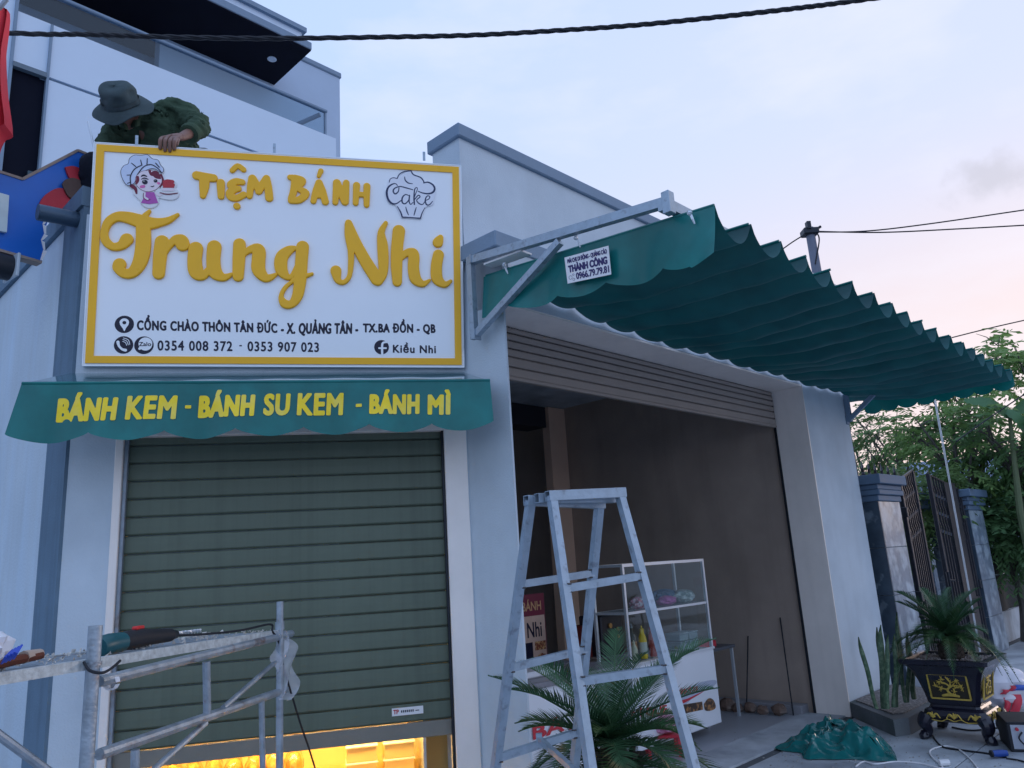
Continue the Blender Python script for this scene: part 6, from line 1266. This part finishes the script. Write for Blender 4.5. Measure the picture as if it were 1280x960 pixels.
# pink bag and red stool foot in front of the cart
p = onZ(W, 832, 945, 0); b = MB(); crumple(b, (p.x, p.y, .25), (.13, .10, .075), 12, 18, 14, .3); t = T('pink_bag', 'crumpled pale pink plastic bag on a red stool beside the ladder leg', 'bag', W, (p.x, p.y, .17)); t.part('bag', b, mat('pale_pink_film', (.62, .28, .42), .3, var=.15, bump=.1), smooth=True, ang=20)
t = T('red_stool', 'small red stool under the pink bag behind the cycad', 'stool', W, (p.x, p.y, 0)); b = MB(); b.box((p.x-.16, p.y-.10, .15), (p.x+.13, p.y+.12, .172), .006); t.part('seat', b, M_RED)
for sx in (-.14, .11):
    for sy in (-.08, .10): b = MB(); b.bar((p.x+sx, p.y+sy, 0), (p.x+sx, p.y+sy, .15), .025, .025); t.part('leg', b, M_RED)
# ================================================================== GATE AND PILLARS
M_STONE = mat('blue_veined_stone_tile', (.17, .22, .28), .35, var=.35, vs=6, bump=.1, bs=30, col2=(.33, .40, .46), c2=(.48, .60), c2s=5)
M_STONE_SHADED = mat('shaded_veined_stone_tile', (.045, .07, .10), .32, var=.35, vs=5, bump=.1, bs=30, col2=(.13, .17, .21), c2=(.55, .62), c2s=6)  # same stone with shade put into its colour, for the pillars' unlit side faces
M_GATE = mat('dark_bronze_gate_steel', (.045, .048, .060), .4, .5, var=.2, vs=20, bump=.15, bs=80)
GN = -.10
def gp(px, py): p = onY(S, px, py, GN); return p
def pillar(lab, x0, x1, y0, y1, z1):
    t = T('gate_pillar', lab, 'pillar', S, ((x0+x1)/2, (y0+y1)/2, 0), group='stone tiled gate pillars')
    b = MB(); b.box((x0+.01, y0+.01, 0), (x1-.01, y1-.01, z1)); t.part('core', b, M_CONC); n = 4; hz = z1/n
    for k in range(n):
        z0 = k*hz+.003; zz = (k+1)*hz-.003
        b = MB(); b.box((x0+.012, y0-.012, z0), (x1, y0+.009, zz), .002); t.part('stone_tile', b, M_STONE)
        b = MB(); b.box((x0-.012, y0-.011, z0), (x0+.009, y1, zz), .002); t.part('stone_tile', b, M_STONE_SHADED)
        b = MB(); b.box((x1-.009, y0+.0, z0), (x1+.012, y1, zz), .002); t.part('stone_tile', b, M_STONE_SHADED)
    b = MB()
    for e, za, zb2 in ((.03, z1, z1+.07), (.06, z1+.07, z1+.13), (.045, z1+.13, z1+.19), (.10, z1+.19, z1+.30)): b.box((x0-e, y0-e, za+.001), (x1+e, y1+e, zb2-.0), .008)
    t.part('cap', b, mat('blue_grey_moulding', (.10, .16, .24), .6, var=.08))
zc1 = gp(1112, 627).z
pillar('dark veined stone gate pillar next to the blue shop wall', gp(1099, 640).x, gp(1125, 640).x, GN, GN+.5, zc1)
x3a, x3b = gp(1211, 640).x, gp(1226, 640).x
pillar('pale stone gate pillar farther right, beyond both gate leaves', x3a-.05, x3b+.05, GN, GN+.55, gp(1215, 636).z-.02)
PY2 = 2.2; q = onY(S, 1152, 636, PY2); q2 = onY(S, 1170, 640, PY2)
pillar('stone pillar set back between the two gate leaves', q.x, q2.x+.1, PY2, PY2+.5, q.z)
def leaf(lab, x0, x1, y, ztl, ztr, n, solid=None):
    t = T('gate_leaf', lab, 'gate', S, (x0, y, .05), group='tall steel gate leaves'); w = x1-x0
    zt = lambda x: ztl+(ztr-ztl)*(x-x0)/w
    for x in (x0, x1-.05): b = MB(); b.box((x, y-.025, .05), (x+.05, y+.025, zt(x)), .004); t.part('stile', b, M_GATE)
    for z in (.06, .75): b = MB(); b.box((x0+.05, y-.018, z), (x1-.05, y+.018, z+.05), .003); t.part('rail', b, M_GATE)
    for k in range(n):
        x = x0+.05+(w-.10)*(k+.5)/n; zz = zt(x)-.01; st_ = .045
        P_ = [(x, y, .11), (x, y, .74)]; b = MB(); b.bar(*P_, .022, .022)
        z = .80; P2 = [(x, y, z), (x, y, zz-.75)]
        for j in range(3): zb3 = zz-.75+j*.24; P2 += [(x, y, zb3), (x+st_*.9, y, zb3+.045), (x+st_*.9, y, zb3+.10), (x, y, zb3+.15)]
        P2 += [(x, y, zz)]
        for a, c in zip(P2[:-1], P2[1:]):
            if (Vector(a)-Vector(c)).length > .001: b.bar(a, c, .022, .022, up=(0, 1, 0))
        t.part('bar', b, M_GATE)
    for z in (.9, zt(x0)-.45): 
        b = MB(); b.box((x0-.03, y-.05, z), (x0+.02, y+.02, z+.12), .006) if solid is None else b.box((x1-.02, y-.05, z), (x1+.03, y+.02, z+.12), .006); t.part('hinge', b, M_GATE)
    if solid: b = MB(); b.box((solid[0], y-.035, .06), (solid[1], y-.026, zt(solid[0])-.02)); t.part('panel', b, M_GATE)
    b = MB(); b.add([(x0, y-.01, zt(x0)), (x0+.06, y-.01, zt(x0)+.02), (x0+.03, y, zt(x0)+.12)], [(0, 1, 2)]); b.bar((x0, y, zt(x0)), (x1, y, ztr), .03, .02); t.part('top_rail', b, M_GATE)
l0, l1 = gp(1128, 600), gp(1146, 592); leaf('left gate leaf of meander topped dark bars hinged on the nearer pillar', l0.x, l1.x, GN+.05, l0.z, l1.z+.05, 7)
m0, m1 = gp(1164, 592), gp(1200, 612); leaf('right gate leaf with meander bars and a solid dark panel hinged on the farther pillar', m0.x, x3a-.08, GN+.05, m0.z, m1.z, 11, (m0.x+.55, m0.x+1.05))
b = MB(); a, c = gp(1163, 560), gp(1200, 752); a2 = onY(S, 1158, 520, GN-.2)
for o in (0, .04): b.tube([(gp(1201, 760).x+o, GN-.12, gp(1201, 760).z-.9), (gp(1156, 500).x+o*1.5, GN-.12, gp(1156, 500).z)], .006, 8)
t = T('silver_pole', 'bright pair of slim silver poles leaning in the gap between gate leaves', 'pole', S, (c.x, GN-.12, 0)); t.part('poles', b, mat('bright_steel', (.5, .55, .6), .4, .5, bump=0), smooth=True)
q = gp(1186, 745); q1 = gp(1180, 715); b = MB(); b.tube([(q.x, GN-.04, q.z-.4), (q1.x, GN-.04, q1.z)], .02, 6); b.tube([(q1.x, GN-.04, q1.z-.1), (q1.x+.25, GN-.04, q1.z-.12)], .012, 6); t = T('gate_bolt', 'dark drop bolt with handle on the right gate leaf', 'bolt', S, (q.x, GN-.04, .3)); t.part('bolt_rod', b, M_ROD)
# spear topped fence between shop and pillar
fn = T('spear_fence', 'dark spear topped fence rising behind the nearer gate pillar', 'fence', S, (6.0, .5, 0)); FYY = .45
b = MB(); b.box((5.62, FYY-.05, 0), (7.6, FYY+.05, 1.9)); fn.part('base_wall', b, M_STONE_SHADED)
for k, px in enumerate((1068, 1077, 1085, 1093, 1101, 1109, 1117)):
    p = onY(S, px, 578+k*1.2, FYY); b = MB(); w = .028
    b.box((p.x-w/2, FYY-.014, 1.9), (p.x+w/2, FYY+.014, p.z-.06)); b.add([(p.x-w, FYY, p.z-.07), (p.x, FYY-.02, p.z-.05), (p.x+w, FYY, p.z-.07), (p.x, FYY, p.z+.04), (p.x, FYY+.02, p.z-.05)], [(0, 1, 3), (1, 2, 3), (0, 3, 4), (2, 4, 3), (0, 4, 1), (1, 4, 2)]); b.blob((p.x, FYY, p.z-.14), .028, 8, 5); fn.part('spear', b, M_GATE)
b = MB(); b.box((5.7, FYY-.012, p.z-.42), (7.6, FYY+.012, p.z-.38)); fn.part('rail', b, M_GATE)
# wall with dark mesh fence beyond the gate, and yard ground rising
fe = T('mesh_fence', 'dark mesh covered fence on a low wall right of the gate', 'fence', S, (11, -.1, 0))
x0 = x3b+.35; z1 = 1.30
b = MB(); b.box((x0, .06, 0), (x0+9, .22, .45)); fe.part('low_wall', b, M_CONC)
b = MB(); b.grid(lambda u, v: (x0+9*u, .10+.02*math.sin(u*60), .452+(.95+.03*math.sin(u*13))*v), 90, 6); fe.part('shade_net', b, mat('black_shade_net', (.035, .04, .04), .9, var=.4, vs=20, bump=.4), smooth=True)
for k in range(6): b = MB(); b.bar((x0+.05+1.7*k, .05, .45), (x0+.05+1.7*k, .05, 1.5), .05, .05); fe.part('post', b, M_CONC)
b = MB(); b.tube([(x0, .03, 1.02), (x0+9, .03, 1.0)], .012, 6); fe.part('rail', b, M_GALVD)

# ================================================================== TREES
def leafmat(n, c, c2):
    m = mat(n, c, .55, var=.35, vs=3, bump=0, col2=c2, c2s=1.5); N = m.node_tree.nodes; L = m.node_tree.links; b = N['Principled BSDF']
    src = b.inputs['Base Color'].links[0].from_socket; tr = N.new('ShaderNodeBsdfTranslucent'); L.new(src, tr.inputs[0]); x = N.new('ShaderNodeMixShader'); x.inputs[0].default_value = .4
    L.new(b.outputs[0], x.inputs[1]); L.new(tr.outputs[0], x.inputs[2]); o = [q for q in N if q.type == 'OUTPUT_MATERIAL'][0]; L.new(x.outputs[0], o.inputs[0]); return m
ML1 = leafmat('mid_green_leaf', (.17, .29, .09), (.22, .35, .11)); ML2 = leafmat('dark_green_leaf', (.11, .21, .08), (.14, .26, .09)); ML3 = leafmat('yellow_green_leaf', (.14, .23, .075), (.09, .17, .07)); ML4 = leafmat('blue_green_leaf', (.13, .25, .11), (.17, .31, .12))
M_TRUNK = mat('grey_bark', (.11, .10, .09), .9, var=.3, vs=12, bump=.6, bs=40)
def spray(b, p, d, L, lw, n, rr, droop=.35):
    """a drooping compound leaf: stalk direction d, leaflets in pairs"""
    d = d.normalized(); s_ = d.cross(Vector((0, 0, 1))); s_ = s_.normalized() if s_.length > .1 else Vector((1, 0, 0))
    for i in range(1, n+1):
        t = i/n; q = p+d*L*t-Vector((0, 0, 1))*droop*L*t*t
        for sg_ in (-1, 1):
            o = (s_*sg_*rr.uniform(.7, 1)+d*rr.uniform(.5, .9)-Vector((0, 0, 1))*rr.uniform(.2, .9)).normalized(); w = lw*rr.uniform(.75, 1.1)*(1-.3*abs(t-.5)); u = o.cross(Vector((rr.uniform(-1, 1), rr.uniform(-1, 1), .8))).normalized()*w*.17
            b.add([q, q+o*w*.5+u, q+o*w, q+o*w*.5-u], [(0, 1, 2, 3)])
def tree(name, lab, base, h, crown, m, nspray, seed, L=.5, lw=.16, n=6, trunk_r=.10, cat='tree', limbs=9, lean=(0, 0), group=None, flatten=1.0, gapf=.0):
    rr = random.Random(seed); base = Vector(base); t = T(name, lab, cat, W, tuple(base), group=group)
    cc = Vector(crown[0]); R = Vector(crown[1]); tops = []; b = MB(); mid = base+(cc-base)*.55+Vector((rr.uniform(-.1, .1), 0, 0))
    b.tube(smooth_path([tuple(base), tuple(base.lerp(mid, .5)+Vector((rr.uniform(-.08, .08), 0, 0))), tuple(mid), tuple(cc-Vector((0, 0, R.z*.2)))], 4), [trunk_r*(1-.065*i) for i in range(13)], 8)
    t.part('trunk', b, M_TRUNK, smooth=True)
    ends = []; b = MB()
    for i in range(limbs):
        a = i*2.399+rr.uniform(-.3, .3); e = rr.uniform(-.35, .95); d = Vector((math.cos(a)*R.x*.85, math.sin(a)*R.y*.85, e*R.z)); s0 = base.lerp(cc, rr.uniform(.5, .85)); E0 = cc+d*rr.uniform(.7, 1.0)
        md = s0.lerp(E0, .5)+Vector((0, 0, .12*R.z)); P_ = smooth_path([tuple(s0), tuple(md), tuple(E0)], 5); b.tube(P_, [trunk_r*.38*(1-.8*j/len(P_)) for j in range(len(P_))], 5, cap=False); ends += [Vector(q) for q in P_[3:]]
        for _ in range(4):
            q = Vector(rr.choice(P_[3:])); e2 = q+Vector((rr.uniform(-.4, .4)*R.x, rr.uniform(-.4, .4)*R.y, rr.uniform(-.1, .4)*R.z)); b.tube([q, q.lerp(e2, .5)+Vector((0, 0, .05)), e2], [trunk_r*.14, trunk_r*.10, trunk_r*.05], 4, cap=False); ends += [e2, q.lerp(e2, .6)]
    t.part('limbs', b, M_TRUNK, smooth=True)
    b = MB()
    for i in range(nspray):
        q = rr.choice(ends)+Vector((rr.gauss(0, .10)*R.x, rr.gauss(0, .10)*R.y, rr.gauss(0, .08)*R.z)); d = q-cc; d.z *= .5; d = d.normalized()+Vector((rr.uniform(-.6, .6), rr.uniform(-.6, .6), rr.uniform(-.1, .6))); spray(b, q, d, L*rr.uniform(.7, 1.2), lw, n, rr)
    t.part('crown', b, m, kind=None); return t
def gxy(px, Y): p = at(px, 700, Y); return (p.x, p.y, 0)
def crn(px, py, Y, rx, rz, ry=None): p = at(px, py, Y); k = Y/940; return (tuple(p), (rx*k, (ry or rx)*k, rz*k))
G2 = 'garden trees beyond the gate'
tree('garden_tree', 'feathery tree with compound leaves rising above the far corner of the awning', gxy(1232, 13.5), 6, crn(1205, 470, 13.5, 75, 62), ML1, 150, 1, .55, .19, 6, .07, limbs=11, group=G2)
tree('garden_tree', 'loose light green tree just right of the blue shop wall', gxy(1118, 14.5), 5, crn(1118, 532, 14.5, 58, 48), ML3, 170, 2, .5, .17, 6, .06, limbs=10, group=G2)
tree('garden_tree', 'dense dark tree filling the right edge beside the gate', gxy(1290, 12), 5, crn(1268, 545, 12, 55, 58), ML2, 240, 3, .45, .17, 6, .10, limbs=12, group=G2)
tree('garden_tree', 'small tree with forked grey trunk in the middle behind the gate leaves', gxy(1208, 12.5), 4, crn(1190, 545, 12.5, 62, 36), ML1, 150, 4, .45, .16, 6, .08, limbs=10, group=G2)
tree('garden_tree', 'bushy blue green tree low behind the farther gate pillar', gxy(1262, 12.6), 3, crn(1256, 655, 12.6, 52, 62), ML4, 720, 5, .40, .15, 7, .08, limbs=14, group=G2)
tree('garden_tree', 'thin leafed sprig of a tree showing at the right edge above the awning tip', gxy(1330, 13), 5, crn(1300, 455, 13, 34, 45), ML1, 120, 6, .5, .17, 6, .06, limbs=7, group=G2)
tree('garden_tree', 'pale bare twigged tree with sparse leaves behind the awning corner', gxy(1085, 17), 5, crn(1088, 560, 17, 40, 50), ML4, 150, 7, .4, .12, 5, .05, limbs=14, group=G2)
tree('garden_shrub', 'low yellow green shrub behind the gap between pillar and gate leaf', gxy(1150, 12), 3, crn(1150, 610, 12, 30, 26), ML3, 260, 8, .4, .14, 6, .05, cat='shrub', limbs=8)
def bigleaf(lab, tip, mid, root, Y, wid):
    A, B_, C_ = at(*root, Y), at(*mid, Y-.1), at(*tip, Y+.1); P_ = smooth_path([tuple(A), tuple(B_), tuple(C_)], 10); b = MB(); N = len(P_)-1
    def f(u, v):
        q = Vector(P_[min(N, int(round(v*N)))]); k = 2*u-1; w = wid*math.sin(math.pi*min(1, v*.9+.08))**.6; d = (Vector(P_[-1])-Vector(P_[0])).normalized(); s2 = d.cross(Vector((0, -1, .2))).normalized(); return q+s2*k*w-Vector((0, .1, .12))*k*k*w+Vector((0, 0, .01*math.sin(v*40)*abs(k)))
    b.grid(f, 8, N); return b
bn = T('banana_plant', 'broad leaved banana plant among the trees at the right edge', 'banana plant', W, gxy(1262, 11.5))
b = MB(); r0 = at(1275, 640, 11.5); b.tube([(r0.x, r0.y, 0), tuple(r0), tuple(at(1262, 520, 11.5))], [.06, .05, .025], 8); bn.part('stem', b, mat('banana_stem', (.10, .13, .06), .6))
for tip, mid, root in (((1205, 500), (1235, 503), (1262, 520)), ((1292, 560), (1275, 525), (1255, 512)), ((1300, 490), (1290, 500), (1262, 520))):
    bn.part('leaf', bigleaf('', tip, mid, root, 11.5, .085), mat('banana_leaf', (.06, .16, .06), .4, var=.15, vs=6, bump=.1), smooth=True)
# neighbour house far right: blue roof
hs = T('far_house', 'pale house with blue sheet roof half hidden behind the garden trees', 'house', W, gxy(1270, 22))
a, c = at(1205, 612, 22), at(1330, 600, 22); b = MB(); b.box((a.x, 22, 0), (c.x+3, 27, a.z)); hs.part('wall', b, mat('pale_far_wall', (.42, .48, .56), .8))
r_ = at(1190, 612, 21.5); rt2 = at(1225, 575, 24.5); b = MB(); b.add([(a.x-.4, 21.5, a.z-.05), (c.x+3.4, 21.5, a.z-.05), (c.x+3.4, 24.5, a.z+1.1), (a.x-.4, 24.5, a.z+1.1), (a.x-.4, 27.4, a.z-.05), (c.x+3.4, 27.4, a.z-.05)], [(0, 1, 2, 3), (3, 2, 5, 4), (0, 3, 4), (1, 5, 2), (0, 4, 5, 1)]); rf = hs.part('roof', b, mat('blue_sheet_roof', (.13, .20, .33), .5, var=.1))
b = MB(); b.box((a.x-.4, 21.44, a.z-.10), (c.x+3.4, 21.5, a.z-.04)); hs.part('eaves_board', b, M_RED, rf)
b = MB(); b.box((a.x+.8, 21.96, a.z-1.5), (a.x+1.8, 22, a.z-.5)); wn_ = hs.part('window', b, M_DKGREY)
for k in range(9): b = MB()
tl = T('distant_woodland', None, None, W, (20, 60, 0), kind='stuff'); rr = random.Random(77); b = MB()
for i in range(5200):
    x = rr.uniform(6, 90); y = 42+rr.uniform(0, 8)+x*.1; hgt = 2.2+.9*math.sin(x*.35)+1.0*math.sin(x*.9+2)+.5*math.sin(x*2.3); z = hgt*(1-rr.random()**1.6); r = rr.uniform(.25, .6); p = Vector((x, y, z)); o1 = Vector((rr.uniform(-1, 1), rr.uniform(-1, 1), rr.uniform(-1, 1)))*r; o2 = Vector((rr.uniform(-1, 1), rr.uniform(-1, 1), rr.uniform(-1, 1)))*r; b.add([p-o1, p+o2, p+o1, p-o2], [(0, 1, 2, 3)])
tl.part('leaf_mass', b, ML2, kind='stuff')
